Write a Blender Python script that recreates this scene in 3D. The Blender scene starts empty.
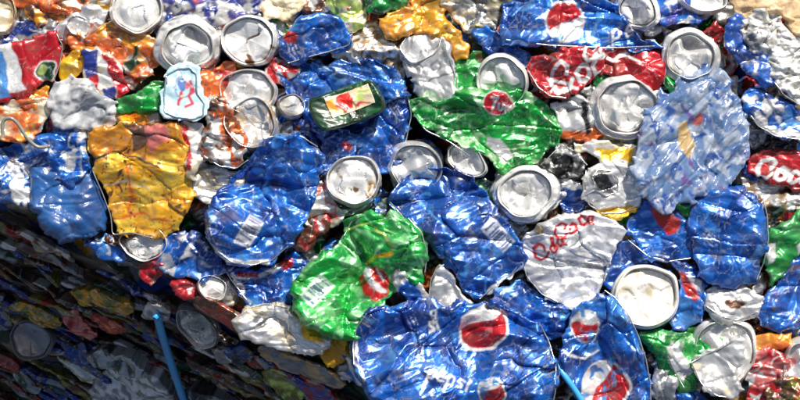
import bpy, math, random
import numpy as np
from mathutils import Matrix, Vector

# ------------------------------------------------------------------ camera, light, exposure
S = bpy.context.scene
COL = S.collection
MM = 0.001
CAMH = 2500.0                      # camera height above the face of the bale, mm
cd = bpy.data.cameras.new('camera'); cam = bpy.data.objects.new('camera', cd); COL.objects.link(cam)
cam.location = (0, 0, CAMH*MM); cam.rotation_euler = (0, 0, 0)
cd.sensor_width = 36; cd.lens = 36*CAMH/800.0; cd.clip_start = 0.05; cd.clip_end = 500
S.camera = cam

SUN_EL, SUN_AZ = 40.0, 66.0        # azimuth: degrees counter-clockwise from +X
w = bpy.data.worlds.new('World'); S.world = w; w.use_nodes = True
nt = w.node_tree
sky = nt.nodes.new('ShaderNodeTexSky'); sky.sky_type = 'NISHITA'; sky.sun_disc = False
sky.sun_elevation = math.radians(SUN_EL); sky.sun_rotation = math.radians(90-SUN_AZ)
sky.dust_density = 4.0; sky.air_density = 1.0; sky.ozone_density = 0.6
bg = nt.nodes['Background']; bg.inputs['Strength'].default_value = 0.08
nt.links.new(sky.outputs[0], bg.inputs['Color'])
sl = bpy.data.lights.new('sun', 'SUN'); sl.energy = 5.0; sl.angle = math.radians(0.6); sl.color = (1, .965, .91)
sun = bpy.data.objects.new('sun', sl); COL.objects.link(sun)
ce, se = math.cos(math.radians(SUN_EL)), math.sin(math.radians(SUN_EL))
sd = Vector((ce*math.cos(math.radians(SUN_AZ)), ce*math.sin(math.radians(SUN_AZ)), se))
sun.rotation_euler = sd.to_track_quat('Z', 'Y').to_euler(); sun.location = sd*5
S.view_settings.view_transform = 'Standard'; S.view_settings.look = 'None'
S.view_settings.gamma = 1; S.view_settings.exposure = 0.30
S.render.engine = 'CYCLES'
S.render.resolution_x = 1024; S.render.resolution_y = 512

# ------------------------------------------------------------------ noise
def _h(i, j, s):
    i = i.astype(np.int64); j = j.astype(np.int64)
    n = (i*374761393 + j*668265263 + int(s)*982451653) & 0xffffffff
    n = ((n ^ (n >> 13))*1274126177) & 0xffffffff
    n = ((n ^ (n >> 16))*2246822519) & 0xffffffff
    return ((n ^ (n >> 15)) & 0xffffff)/float(0xffffff)
def vnoise(x, y, s):                                    # smooth, 0..1
    i = np.floor(x); j = np.floor(y); u = x-i; v = y-j
    u = u*u*(3-2*u); v = v*v*(3-2*v)
    return (_h(i,j,s)*(1-u)+_h(i+1,j,s)*u)*(1-v)+(_h(i,j+1,s)*(1-u)+_h(i+1,j+1,s)*u)*v
def facet(x, y, s):                                     # piecewise flat folded sheet, -.5...5
    f = (x+y)*0.3660254
    xs, ys = x+f, y+f
    i = np.floor(xs); j = np.floor(ys); u = xs-i; v = ys-j
    a, d = _h(i,j,s), _h(i+1,j+1,s); b, c = _h(i+1,j,s), _h(i,j+1,s)
    return np.where(u > v, a*(1-u)+b*(u-v)+d*v, a*(1-v)+c*(v-u)+d*u)-0.5
def cells(x, y, s):                                     # id of nearest jittered point, distance to border
    i0 = np.floor(x); j0 = np.floor(y)
    d1 = np.full(x.shape, 9.); d2 = np.full(x.shape, 9.); cid = np.zeros(x.shape)
    for di in (-1,0,1):
        for dj in (-1,0,1):
            i = i0+di; j = j0+dj
            d = np.hypot(i+_h(i,j,s)-x, j+_h(i,j,s+7)-y)
            k = _h(i,j,s+13)
            nb = d < d1
            d2 = np.where(nb, d1, np.minimum(d2, d)); cid = np.where(nb, k, cid); d1 = np.where(nb, d, d1)
    return cid, d2-d1
def plates(x, y, s, groove=.5):                         # overlapping tilted plates with sharp steps between them
    i0 = np.floor(x); j0 = np.floor(y); d1 = np.full(x.shape, 9.); d2 = np.full(x.shape, 9.); pl = np.zeros(x.shape)
    for di in (-1,0,1):
        for dj in (-1,0,1):
            i = i0+di; j = j0+dj
            dx = x-(i+_h(i,j,s)); dy = y-(j+_h(i,j,s+7)); d = np.maximum(np.abs(dx*.8+dy*.6), np.abs(dy*.8-dx*.6))*.7+np.hypot(dx, dy)*.4
            p = (_h(i,j,s+13)-.5)*.55+(_h(i,j,s+17)*2-1)*dx*.95+(_h(i,j,s+19)*2-1)*dy*.95
            nb = d < d1; d2 = np.where(nb, d1, np.minimum(d2, d)); pl = np.where(nb, p, pl); d1 = np.where(nb, d, d1)
    return pl-groove*np.exp(-(d2-d1)/.05)
def crumple(x, y, seed, ang=0, aniso=1.6, size=24, amp=6, pl=.5, mid=None):
    c, s = math.cos(ang), math.sin(ang)
    u = (x*c+y*s)/aniso; v = (-x*s+y*c)
    wx = (vnoise(u/size*1.1, v/size*1.1, seed+1)-.5)*size*.45; wy = (vnoise(u/size*1.1, v/size*1.1, seed+2)-.5)*size*.45
    u = u+wx; v = v+wy
    h = facet(u/size, v/size, seed+3)*1.15
    h += facet(u/size*2.1+9.3, v/size*2.1, seed+4)*.55
    h += facet((u+v)/size*3.1, (v-u)/size*3.1, seed+5)*.27
    h += facet(u/size*7.3, v/size*7.3, seed+6)*.09
    if pl:
        h += plates(u/size/1.15, v/size/1.15, seed+60)*pl*.8+plates(u/size*2.1, v/size*2.1, seed+90, .3)*pl*.16
    # buckled diamond folds that cross the can
    for k, (al, sc_) in enumerate(((.62, 1.05), (-.55, .8), (1.35, 1.5))):
        q = (u*math.cos(al)+v*math.sin(al))/(size*sc_)+facet(u/size*.9, v/size*.9, seed+20+k)*1.1
        g = vnoise(u/size*.7+k*5, v/size*.7, seed+24+k)
        h += (np.abs((q % 1)-.5)*2-.5)*(.25+1.05*g*g)*(.45, .38, .34)[k]
    # long fold lines
    r = random.Random(seed)
    for k in range(4):
        a = r.uniform(0, math.pi); o = r.uniform(-size*1.4, size*1.4)
        d = np.abs((u*math.cos(a)+v*math.sin(a)) - o - r.uniform(-1, 1)*6)
        h -= .75*np.exp(-d/(size*.15))*(r.random() > .35)
    for k in range(3):                                  # hard folds: big flat facets meeting in one crease
        a = r.uniform(0, math.pi); o = r.uniform(-size*.9, size*.9)
        k_ = r.choice((-1, 1))*r.uniform(.35, .65)
        if mid is not None: h += k_*(np.minimum(np.abs((x-mid[0])*math.cos(a)+(y-mid[1])*math.sin(a)-o)/size, 1.4)-.6)
    return h*amp

# ------------------------------------------------------------------ colours and prints (photo-scale millimetres)
def lin(c):
    if isinstance(c, str): c = [int(c[k:k+2], 16) for k in (0,2,4)]
    c = np.array(c, float)/255.
    return np.where(c <= .04045, c/12.92, ((c+.055)/1.055)**2.4)
PAL = dict(blue='1862bc', blue2='0d3c88', deep='0b2f7c', sky='4a90d8', green='159a3c', green2='0c7a30', dkgreen='123a22', lgreen='a8c060',
           red='b81c26', red2='8c1418', orange='d8662a', amber='e0952c', yellow='e8b41c', yellow2='c89018', silver='c8c8c6', white='e6e5e2',
           cream='dccfb0', tan='b49a74', brown='5c3c28', grey='84868a', dark='26282a', purple='4a4a98', pink='c86a66', pblue='b4d4de', olive='6c6a24')
PL = {k: lin(v) for k, v in PAL.items()}
def C(n): return PL[n] if isinstance(n, str) and n in PL else lin(n)
class Art:
    """printed surface: rgb and bare-metal amount per vertex"""
    def __init__(s, x, y, base, base2=None, seed=0, bare=0.0, vs=16):
        s.x, s.y, s.seed = x, y, seed
        s.wx = x+(vnoise(x/9, y/9, seed+31)-.5)*5+facet(x/17, y/17, seed+35)*3.5; s.wy = y+(vnoise(x/9, y/9, seed+32)-.5)*5+facet(x/17, y/17, seed+36)*3.5
        s.rgb = np.tile(C(base), (x.size, 1)); s.b = np.full(x.size, float(bare))
        if base2 is not None:
            m = vnoise(s.wx/vs, s.wy/vs, seed+33)*.7+vnoise(s.wx/5, s.wy/5, seed+34)*.3
            s.put(np.clip((m-.45)*6, 0, 1), base2)
    def put(s, m, col, bare=None):
        m = np.asarray(m, float)
        s.rgb = s.rgb*(1-m[:, None])+C(col)[None, :]*m[:, None]
        if bare is not None: s.b = s.b*(1-m)+bare*m
        return s
    def soft(s, d, e=.7): return np.clip(.5-d/e*.5, 0, 1)           # mask where signed distance d<0
    def disc(s, cx, cy, rx, col, ry=None, bare=None, rot=0):
        ry = ry or rx; c, q = math.cos(rot), math.sin(rot)
        u = (s.wx-cx)*c+(s.wy-cy)*q; v = -(s.wx-cx)*q+(s.wy-cy)*c
        return s.put(s.soft((np.hypot(u/rx, v/ry)-1)*min(rx, ry)), col, bare)
    def ring(s, cx, cy, r, wd, col):
        return s.put(s.soft(np.abs(np.hypot(s.wx-cx, s.wy-cy)-r)-wd), col)
    def poly(s, pts, col, bare=None, warp=True):
        X, Y = (s.wx, s.wy) if warp else (s.x, s.y)
        return s.put(s.soft(-sdist(X, Y, np.array(pts, float))), col, bare)
    def line(s, pts, wd, col, bare=None):
        return s.put(s.soft(ldist(s.wx, s.wy, pts)-wd), col, bare)
    def globe(s, cx, cy, r, ang, red='red', ry=None, rf=.15, blue=False):
        """round soft-drink emblem: white disc, red and blue parts cut by a wavy white band"""
        X, Y = s.x*.45+s.wx*.55, s.y*.45+s.wy*.55
        u = (X-cx)*math.cos(ang)+(Y-cy)*math.sin(ang); v = -(X-cx)*math.sin(ang)+(Y-cy)*math.cos(ang)
        if ry: v = v*r/ry
        d = np.hypot(u, v)
        s.put(s.soft(d-r), 'white')
        wave = .18*r*np.sin(u/r*2.6)
        s.put(s.soft(d-r*.88)*s.soft(v-wave-rf*r), red)
        if blue: s.put(s.soft(d-r*.88)*s.soft(wave+.55*r-v), 'blue2')
        return s
    def barcode(s, cx, cy, w_, h_, ang, paper='white'):
        X, Y = s.x*.7+s.wx*.3, s.y*.7+s.wy*.3
        u = (X-cx)*math.cos(ang)+(Y-cy)*math.sin(ang); v = -(X-cx)*math.sin(ang)+(Y-cy)*math.cos(ang)
        m = s.soft(np.maximum(np.abs(u)-w_/2, np.abs(v)-h_/2)); s.put(m*.92, paper)
        bars = (_h(np.floor(u/1.3), np.zeros_like(u), 5) > .55)
        s.put(bars*s.soft(np.maximum(np.abs(u)-w_/2+1.6, np.abs(v)-h_/2+2))*.75, 'deep')
        return s
    def text(s, word, x0, y0, ang, h_, wd, col, slant=0, step=None):
        X, Y = s.x*.45+s.wx*.55, s.y*.45+s.wy*.55
        u = ((X-x0)*math.cos(ang)+(Y-y0)*math.sin(ang))/h_; v = -(-(X-x0)*math.sin(ang)+(Y-y0)*math.cos(ang))/h_
        u = u-slant*v; ox = 0; d = np.full(u.shape, 9.)
        for ch in word:
            st, adv = FONT[ch]
            for pl in st: d = np.minimum(d, ldist(u, v, [(a+ox, b) for a, b in pl]))
            ox += step or adv
        return s.put(s.soft(d*h_-wd), col)
    def spots(s, sc, thr, col, bare=None, k=0):
        x = s.wx*.8+s.wy*.6; y = s.wy*.8-s.wx*.6
        x = x+(vnoise(x/sc*.9, y/sc*.9, s.seed+44+k)-.5)*sc*1.6; y = y+(vnoise(x/sc*.9, y/sc*.9, s.seed+45+k)-.5)*sc*1.6
        m = (facet(x/sc/1.5, y/sc/1.5, s.seed+40+k)+.5)*.6+vnoise(x/sc*1.7, y/sc*1.7, s.seed+41+k)*.4
        return s.put(np.clip((m-thr)*9, 0, 1), col, bare)
    def micro(s, cx, cy, w_, h_, ang, col='white'):      # blocks of small print
        u = (s.wx-cx)*math.cos(ang)+(s.wy-cy)*math.sin(ang); v = -(s.wx-cx)*math.sin(ang)+(s.wy-cy)*math.cos(ang)
        row = np.floor(v/3.1); on = (_h(np.floor(u/1.7), row, 9) > .3) & ((v/3.1-row) < .5)
        return s.put(on*s.soft(np.maximum(np.abs(u)-w_/2, np.abs(v)-h_/2))*.45, col)
    def wear(s, amt=.5):                                     # thin scratched creases of bare metal
        n = np.abs(vnoise(s.wx/7, s.wy/7, s.seed+50)-.5); g = vnoise(s.x/22, s.y/22, s.seed+51)
        s.put(np.clip(1-n/.04, 0, 1)*np.clip((g-.38)*4, 0, 1)*amt, 'silver', .9)
        c_, d_ = cells(s.wx/12, s.wy/12, s.seed+55)
        s.put(np.clip(1-d_/.05, 0, 1)*(vnoise(s.x/11, s.y/11, s.seed+56) > .5)*amt, 'silver', .9)
        m = facet(s.wx/13, s.wy/13, s.seed+57)+facet(s.wx/4, s.wy/4, s.seed+58)*.35
        s.put(np.clip((m-.38)*12, 0, 1)*amt*.4, 'silver', .8)
        return s
FONT = {'p': ([[(.05,-.5),(.15,.6)],[(.12,.35),(.3,.65),(.55,.6),(.6,.35),(.45,.08),(.12,.1)]], .75),
        'e': ([[(.05,.32),(.5,.36),(.45,.62),(.2,.64),(.05,.35),(.15,.05),(.5,.08)]], .65),
        's': ([[(.5,.6),(.2,.64),(.1,.45),(.42,.25),(.4,.05),(.05,.05)]], .6),
        'i': ([[(.1,.6),(.12,.02)],[(.1,.82),(.11,.86)]], .3),
        'C': ([[(.8,.8),(.55,1),(.15,.85),(0,.4),(.2,.02),(.6,.02),(.85,.3)],[(.8,.8),(.7,.55)]], 1.0),
        'o': ([[(.3,.62),(.08,.45),(.1,.12),(.32,.02),(.54,.18),(.52,.5),(.3,.62)]], .66),
        'c': ([[(.5,.52),(.3,.62),(.08,.42),(.12,.1),(.34,.02),(.56,.14)]], .62),
        'a': ([[(.5,.55),(.25,.62),(.06,.35),(.2,.04),(.45,.15),(.52,.6),(.5,.1),(.66,.04)]], .72),
        'l': ([[(.1,.1),(.35,.9),(.2,1.0),(.12,.6),(.15,.1),(.4,.04)]], .45),
        '-': ([[(.05,.35),(.3,.38)]], .42),
        '7': ([[(.05,.95),(.6,.95),(.2,0)]], .7),
        'U': ([[(.1,.8),(.1,.2),(.35,0),(.6,.2),(.6,.8)]], .78), ' ': ([], .4)}
def ldist(x, y, pts):
    d = np.full(x.shape, 1e9)
    for (ax, ay), (bx, by) in zip(pts[:-1], pts[1:]):
        dx, dy = bx-ax, by-ay; L = dx*dx+dy*dy+1e-9
        t = np.clip(((x-ax)*dx+(y-ay)*dy)/L, 0, 1)
        d = np.minimum(d, np.hypot(x-ax-t*dx, y-ay-t*dy))
    return d
def sdist(x, y, P, nearest=False):                        # + inside, - outside
    d = np.full(x.shape, 1e9); ins = np.zeros(x.shape, bool); nx = x.copy(); ny = y.copy()
    n = len(P)
    for k in range(n):
        ax, ay = P[k]; bx, by = P[(k+1) % n]; dx, dy = bx-ax, by-ay
        t = np.clip(((x-ax)*dx+(y-ay)*dy)/(dx*dx+dy*dy+1e-9), 0, 1)
        qx, qy = ax+t*dx, ay+t*dy; dd = np.hypot(x-qx, y-qy); m = dd < d
        d = np.where(m, dd, d)
        if nearest: nx = np.where(m, qx, nx); ny = np.where(m, qy, ny)
        if (ay > by) or (ay < by):
            ins ^= ((ay > y) != (by > y)) & (x < dx*(y-ay)/(by-ay+(1e-12 if by == ay else 0))+ax)
    s = np.where(ins, d, -d)
    return (s, nx, ny) if nearest else s

# ------------------------------------------------------------------ materials
MATS = {}
def mat(kind):
    if kind in MATS: return MATS[kind]
    m = bpy.data.materials.new(kind); m.use_nodes = True; t = m.node_tree; n = t.nodes; L = t.links
    P = n['Principled BSDF']
    at = n.new('ShaderNodeAttribute'); at.attribute_name = 'print'
    tc = n.new('ShaderNodeTexCoord')
    def noise(scale, det=3, dist=0):
        q = n.new('ShaderNodeTexNoise'); q.inputs['Scale'].default_value = scale; q.inputs['Detail'].default_value = det
        q.inputs['Distortion'].default_value = dist; L.new(tc.outputs['Object'], q.inputs['Vector']); return q
    def rng(src, a, b, f0=.3, f1=.7):
        q = n.new('ShaderNodeMapRange'); q.inputs['From Min'].default_value = f0; q.inputs['From Max'].default_value = f1
        q.inputs['To Min'].default_value = a; q.inputs['To Max'].default_value = b; L.new(src, q.inputs['Value']); return q.outputs['Result']
    # grime: thin brown-grey soiling with a shape of its own
    gn = noise(55, 6, .6); gr = rng(gn.outputs['Fac'], 0, {'foil':.5,'can_print':.5,'film':.3,'aluminium':.45}.get(kind,.3), .46, .78)
    gm = n.new('ShaderNodeMix'); gm.data_type = 'RGBA'; L.new(gr, gm.inputs['Factor']); L.new(at.outputs['Color'], gm.inputs['A'])
    gm.inputs['B'].default_value = (.14, .12, .09, 1); L.new(gm.outputs['Result'], P.inputs['Base Color'])
    b1 = noise(160, 2, .8); b2 = noise(900, 3)
    bp = n.new('ShaderNodeBump'); bp.inputs['Distance'].default_value = .002
    bp2 = n.new('ShaderNodeBump'); bp2.inputs['Distance'].default_value = .0004; bp2.inputs['Strength'].default_value = .2
    L.new(b1.outputs['Fac'], bp.inputs['Height']); L.new(b2.outputs['Fac'], bp2.inputs['Height'])
    L.new(bp.outputs['Normal'], bp2.inputs['Normal']); L.new(bp2.outputs['Normal'], P.inputs['Normal'])
    mr = n.new('ShaderNodeMapRange'); L.new(at.outputs['Alpha'], mr.inputs['Value'])
    if kind == 'can_print':
        bp.inputs['Strength'].default_value = .22
        mr.inputs['To Min'].default_value = .42; mr.inputs['To Max'].default_value = .85; L.new(mr.outputs['Result'], P.inputs['Metallic'])
        L.new(rng(noise(70).outputs['Fac'], .22, .42), P.inputs['Roughness'])
        P.inputs['Coat Weight'].default_value = .35; P.inputs['Coat Roughness'].default_value = .26
    elif kind == 'aluminium':
        bp.inputs['Strength'].default_value = .22
        mr.inputs['To Min'].default_value = .1; mr.inputs['To Max'].default_value = .8; L.new(mr.outputs['Result'], P.inputs['Metallic'])
        L.new(rng(noise(60).outputs['Fac'], .2, .38), P.inputs['Roughness'])
    elif kind == 'foil':
        bp.inputs['Strength'].default_value = .35
        mr.inputs['To Min'].default_value = .3; mr.inputs['To Max'].default_value = .8; L.new(mr.outputs['Result'], P.inputs['Metallic'])
        L.new(rng(noise(70).outputs['Fac'], .28, .5), P.inputs['Roughness'])
    elif kind == 'film':
        bp.inputs['Strength'].default_value = .25
        P.inputs['Roughness'].default_value = .26; P.inputs['Coat Weight'].default_value = .5; P.inputs['Coat Roughness'].default_value = .12
        P.inputs['Subsurface Weight'].default_value = .15; P.inputs['Subsurface Radius'].default_value = (.004,.006,.01)
    elif kind == 'clear':
        bp.inputs['Strength'].default_value = .25; P.inputs['Roughness'].default_value = .18; P.inputs['Transmission Weight'].default_value = .42; P.inputs['IOR'].default_value = 1.2
        P.inputs['Coat Weight'].default_value = .8; P.inputs['Coat Roughness'].default_value = .12
    elif kind == 'paper':
        bp.inputs['Strength'].default_value = .6; P.inputs['Roughness'].default_value = .8
    elif kind == 'plastic':
        bp.inputs['Strength'].default_value = .05; P.inputs['Roughness'].default_value = .3
    MATS[kind] = m
    return m

# ------------------------------------------------------------------ mesh making
def make_mesh(name, V, F4, rgba, kind, F3=None):
    me = bpy.data.meshes.new(name)
    F4 = np.asarray(F4, np.int32).reshape(-1, 4); nf = len(F4)
    me.vertices.add(len(V)); me.vertices.foreach_set('co', (np.asarray(V)*MM).astype(np.float32).ravel())
    me.loops.add(nf*4); me.loops.foreach_set('vertex_index', F4.ravel())
    me.polygons.add(nf); me.polygons.foreach_set('loop_start', np.arange(0, nf*4, 4, dtype=np.int32))
    try: me.polygons.foreach_set('loop_total', np.full(nf, 4, np.int32))
    except Exception: pass
    me.update(calc_edges=True)
    me.polygons.foreach_set('use_smooth', np.ones(nf, bool))
    a = me.color_attributes.new('print', 'FLOAT_COLOR', 'POINT'); a.data.foreach_set('color', np.asarray(rgba, np.float32).ravel())
    me.materials.append(mat(kind)); me.validate(); me.update()
    return me
def link(name, me, parent=None, matrix=None):
    o = bpy.data.objects.new(name, me); COL.objects.link(o)
    if matrix is not None: o.matrix_world = matrix
    if parent is not None: o.parent = parent
    return o
def chaikin(P, n=1):
    for _ in range(n):
        Q = []
        for k in range(len(P)):
            a, b = P[k], P[(k+1) % len(P)]; Q += [a*.78+b*.22, a*.22+b*.78]
        P = np.array(Q)
    return P
def notch(P, s):                                        # torn, stepped borders
    cid, _ = cells(P[:,0]/13, P[:,1]/13, s+200); c2, _ = cells(P[:,0]/7, P[:,1]/7, s+201)
    return (cid-.5)*2.4+(c2-.5)*.8
def outline(pts, seed, rough=1.3, smooth=1):
    P = chaikin(np.array(pts, float), smooth)
    out = []
    for k in range(len(P)):
        a, b = P[k], P[(k+1) % len(P)]; m = max(1, int(np.hypot(*(b-a))/2.5))
        for q in range(m): out.append(a+(b-a)*q/m)
    P = np.array(out)
    jx = (vnoise(P[:,0]/6, P[:,1]/6, seed+71)-.5)*2+(facet(P[:,0]/14, P[:,1]/14, seed+72))*2+notch(P, seed)
    jy = (vnoise(P[:,0]/6, P[:,1]/6, seed+73)-.5)*2+(facet(P[:,0]/14, P[:,1]/14, seed+74))*2+notch(P, seed+3)
    return P+np.stack([jx, jy], 1)*rough
class Sheet:
    """a crushed, thick, crumpled body with its own outline; plane coordinates a,b in mm"""
    def __init__(s, P, z, T, seed, res=1.2, edge=5, crush=None, tilt=None, bulge=0, lip=.7, skirt=12):
        s.P, s.z, s.T, s.seed, s.edge, s.tilt, s.bulge, s.lip, s.skirt, s.res = P, z, T, seed, edge, tilt, bulge, lip, skirt, res
        s.crush = dict(ang=0, aniso=1.6, size=24, amp=6); s.crush.update(crush or {})
        s.c = P.mean(0)
        s.crush['mid'] = (s.c[0], s.c[1])
        if tilt is None:
            rt = random.Random(seed); ta = rt.uniform(0, 6.283); tm = rt.uniform(.03, .11)*min(1, 60/max(30, np.ptp(P[:,0])/2)); s.tilt = (tm*math.cos(ta), tm*math.sin(ta)); s.R = max(np.ptp(P[:,0]), np.ptp(P[:,1]))/2
    def height(s, a, b, d=None):
        if d is None: d = sdist(a, b, s.P)
        q = np.clip(d/s.edge, 0, 1); prof = s.lip+(1-s.lip)*np.sqrt(np.clip(1-(1-q)**2, 0, 1))
        h = s.z+s.T*prof+crumple(a, b, s.seed, **s.crush)*(.6+.4*q)
        h += s.tilt[0]*(a-s.c[0])+s.tilt[1]*(b-s.c[1])
        if s.bulge:
            q2 = np.clip(d/(s.R*.6), 0, 1); h += s.bulge*(1-(1-q2)**2)
        return h
    def mesh(s, name, art, kind):
        r = s.res; lo = s.P.min(0)-2*r; hi = s.P.max(0)+2*r
        nx = int((hi[0]-lo[0])/r)+2; ny = int((hi[1]-lo[1])/r)+2
        ga, gb = np.meshgrid(lo[0]+np.arange(nx)*r, lo[1]+np.arange(ny)*r, indexing='ij')
        a, b = ga.ravel(), gb.ravel()
        d, qx, qy = sdist(a, b, s.P, True)
        ok = (d > -r*.75).reshape(nx, ny)
        cell = ok[:-1,:-1] & ok[1:,:-1] & ok[1:,1:] & ok[:-1,1:]
        # only keep cells with at least one real inside corner
        ins = (d > 0).reshape(nx, ny); cell &= ins[:-1,:-1] | ins[1:,:-1] | ins[1:,1:] | ins[:-1,1:]
        I, J = np.nonzero(cell); idx = np.arange(nx*ny).reshape(nx, ny)
        F = np.stack([idx[I,J], idx[I+1,J], idx[I+1,J+1], idx[I,J+1]], 1)
        out = d < 0; a = np.where(out, qx, a); b = np.where(out, qy, b); d = np.maximum(d, 0)
        used = np.unique(F); rm = np.full(nx*ny, -1); rm[used] = np.arange(len(used)); F = rm[F]
        a, b, d = a[used], b[used], d[used]
        z = s.height(a, b, d)
        V = np.stack([a-s.c[0], b-s.c[1], z], 1)
        E = np.concatenate([F[:, [0,1]], F[:, [1,2]], F[:, [2,3]], F[:, [3,0]]]); key = E[:,0].astype(np.int64)*(len(V)+1)+E[:,1]
        rkey = E[:,1].astype(np.int64)*(len(V)+1)+E[:,0]; be = E[~np.isin(key, rkey)]
        bv = np.unique(be); m2 = np.full(len(V), -1); n0 = len(V); k = len(bv)
        m2[bv] = np.arange(k)
        cin = np.array([0., 0.])
        dirv = V[bv,:2]-cin; ln = np.linalg.norm(dirv, axis=1)[:, None]+1e-6
        r1 = V[bv].copy(); r1[:,2] -= s.skirt*.4; r1[:,:2] -= dirv/ln*.8
        r2 = V[bv].copy(); r2[:,2] = np.minimum(s.z, r1[:,2])-s.skirt*.6; r2[:,:2] -= dirv/ln*3.5
        W1 = np.stack([be[:,0], n0+m2[be[:,0]], n0+m2[be[:,1]], be[:,1]], 1)[:, [0,1,2,3]]
        W2 = np.stack([n0+m2[be[:,0]], n0+k+m2[be[:,0]], n0+k+m2[be[:,1]], n0+m2[be[:,1]]], 1)
        V = np.concatenate([V, r1, r2]); F = np.concatenate([F, W1, W2])
        sc = 1-(s.z+s.T)/CAMH
        A = art(a/sc+400, 200-b/sc) if s.px else art(a, b)
        rgba = np.concatenate([A.rgb, A.b[:, None]], 1)
        rgba = np.concatenate([rgba, rgba[bv], rgba[bv]])
        return make_mesh(name, V, F, rgba, kind)
# the side face of the bale: slopes away below an edge running down to the right
EDGE0 = np.array([-400., -4.]); EA = math.atan2(195, 372); SL = math.radians(61)
e1 = np.array([math.cos(EA), -math.sin(EA), 0]); n2 = np.array([-math.sin(EA), -math.cos(EA), 0])
e2 = n2*math.cos(SL)+np.array([0,0,-math.sin(SL)]); e3 = np.cross(e1, -e2)
E0 = np.array([EDGE0[0], EDGE0[1], 2.0])
if e3[2] < 0: e3 = -e3
def side_matrix():
    M = Matrix.Identity(4)
    for k, v in enumerate((e1, -e2, e3)):
        for r in range(3): M[r][k] = v[r]
    for r in range(3): M[r][3] = E0[r]*MM
    return M
SM = side_matrix()
def px2side(px, py, h=0):
    o = np.array([0, 0, CAMH]); d = np.array([px-400., 200.-py, -CAMH]); p0 = E0+e3*h
    t = np.dot(p0-o, e3)/np.dot(d, e3); p = o+d*t-E0
    return np.dot(p, e1), -np.dot(p, e2)
def px2top(px, py, z): k = 1-z/CAMH; return (px-400)*k, (200-py)*k

COUNT = [100]; COVER = []
THINGS = []
def tag(o, label, cat, group=None, kind=None):
    if label: o['label'] = label
    if cat: o['category'] = cat
    if group: o['group'] = group
    if kind: o['kind'] = kind
def thing(name, label, cat, loc, M=None, group=None):
    o = bpy.data.objects.new(name, None); COL.objects.link(o); o.empty_display_size = .02
    o.matrix_world = (M or Matrix.Identity(4)) @ Matrix.Translation(Vector(loc)*MM)
    tag(o, label, cat, group); THINGS.append(o); return o
GRP = 'crushed cans packed in the sunlit face of the bale'
def tube(name, pts, rad, kind, col, parent, bare=1., flat=1.0, n=8, closed=False):
    """pts: 3D mm in the parent's local frame"""
    P = [np.array(p, float) for p in pts]
    # refine
    Q = []
    for k in range(len(P)-1):
        for q in range(4):
            t = q/4; p0 = P[max(k-1,0)]; p1 = P[k]; p2 = P[k+1]; p3 = P[min(k+2, len(P)-1)]
            Q.append(.5*((2*p1)+(-p0+p2)*t+(2*p0-5*p1+4*p2-p3)*t*t+(-p0+3*p1-3*p2+p3)*t**3))
    Q.append(P[-1]); V = []; F = []
    for k, p in enumerate(Q):
        tg = Q[min(k+1, len(Q)-1)]-Q[max(k-1, 0)]; tg = tg/(np.linalg.norm(tg)+1e-9)
        up = np.array([0,0,1.]); sd_ = np.cross(tg, up); sd_ /= np.linalg.norm(sd_)+1e-9; up = np.cross(sd_, tg)
        for j in range(n):
            a = 2*math.pi*j/n; V.append(p+rad*(sd_*math.cos(a)+up*math.sin(a)*flat))
    for k in range(len(Q)-1):
        for j in range(n):
            F.append((k*n+j, k*n+(j+1) % n, (k+1)*n+(j+1) % n, (k+1)*n+j))
    for k0 in (0, (len(Q)-1)*n):
        F.append((k0, k0+2, k0+4, k0+6)) if n == 8 else None
    rgba = np.tile(np.append(C(col), bare), (len(V), 1))
    me = make_mesh(name, np.array(V), np.array(F), rgba, kind)
    return link(name, me, parent)

def crushed(name, label, cat, pts, art, z=10, T=10, kind='can_print', part='body', rims=(), group=None, extra=None,
            rough=1.3, smooth=1, side=False, M=None, **kw):
    """one flattened can (or other scrap) given by its outline on the photo's millimetre grid"""
    COUNT[0] += 17; seed = COUNT[0]
    if side:
        Q = np.array([px2side(x, y, z) for x, y in pts]); M = SM
    else:
        Q = np.array([px2top(x, y, z+T) for x, y in pts])
    P = outline(grow(Q, 1.5 if side else 1.0), seed, rough*(1 if side else 1.55), smooth)
    if side: kw.setdefault('skirt', 4)
    else: COVER.append((P, label))
    sh = Sheet(P, z, T, seed, **kw); sh.px = not side
    fn = (lambda X, Y: art(X, Y, seed))
    me = sh.mesh(part if rims or extra else name, fn, kind)
    if rims or extra:
        root = thing(name, label, cat, (sh.c[0], sh.c[1], 0), M, group)
        link(part, me, root)
        for r in rims:
            r = dict(r) if isinstance(r, dict) else dict(p=r)
            pts3 = []
            conv = (lambda x, y: px2side(x, y, z)) if side else (lambda x, y: px2top(x, y, z+T))
            R = np.array([conv(x, y) for x, y in r['p']])
            # refine the path so it follows the crushed surface
            R = np.concatenate([R[:-1]+(R[1:]-R[:-1])*f for f in (0, .5)], 1).reshape(-1, 2).tolist()+[R[-1].tolist()]
            R = np.array(R); hz = sh.height(R[:,0], R[:,1], np.maximum(sdist(R[:,0], R[:,1], P), 1.5))
            hz = (hz+np.roll(hz,1)+np.roll(hz,-1))/3 if len(hz) > 4 else hz
            pts3 = [(p[0]-sh.c[0], p[1]-sh.c[1], h+r.get('up', .6)) for p, h in zip(R, hz)]
            tube(r.get('name', 'rim'), pts3, r.get('w', .6), 'aluminium', r.get('col', 'silver'), root, flat=.8)
        if extra: extra(root, sh)
        root_o = root
    else:
        root_o = link(name, me); root_o.matrix_world = (M or Matrix.Identity(4)) @ Matrix.Translation(Vector((sh.c[0], sh.c[1], 0))*MM)
        tag(root_o, label, cat, group); THINGS.append(root_o)
    return root_o, sh

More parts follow.
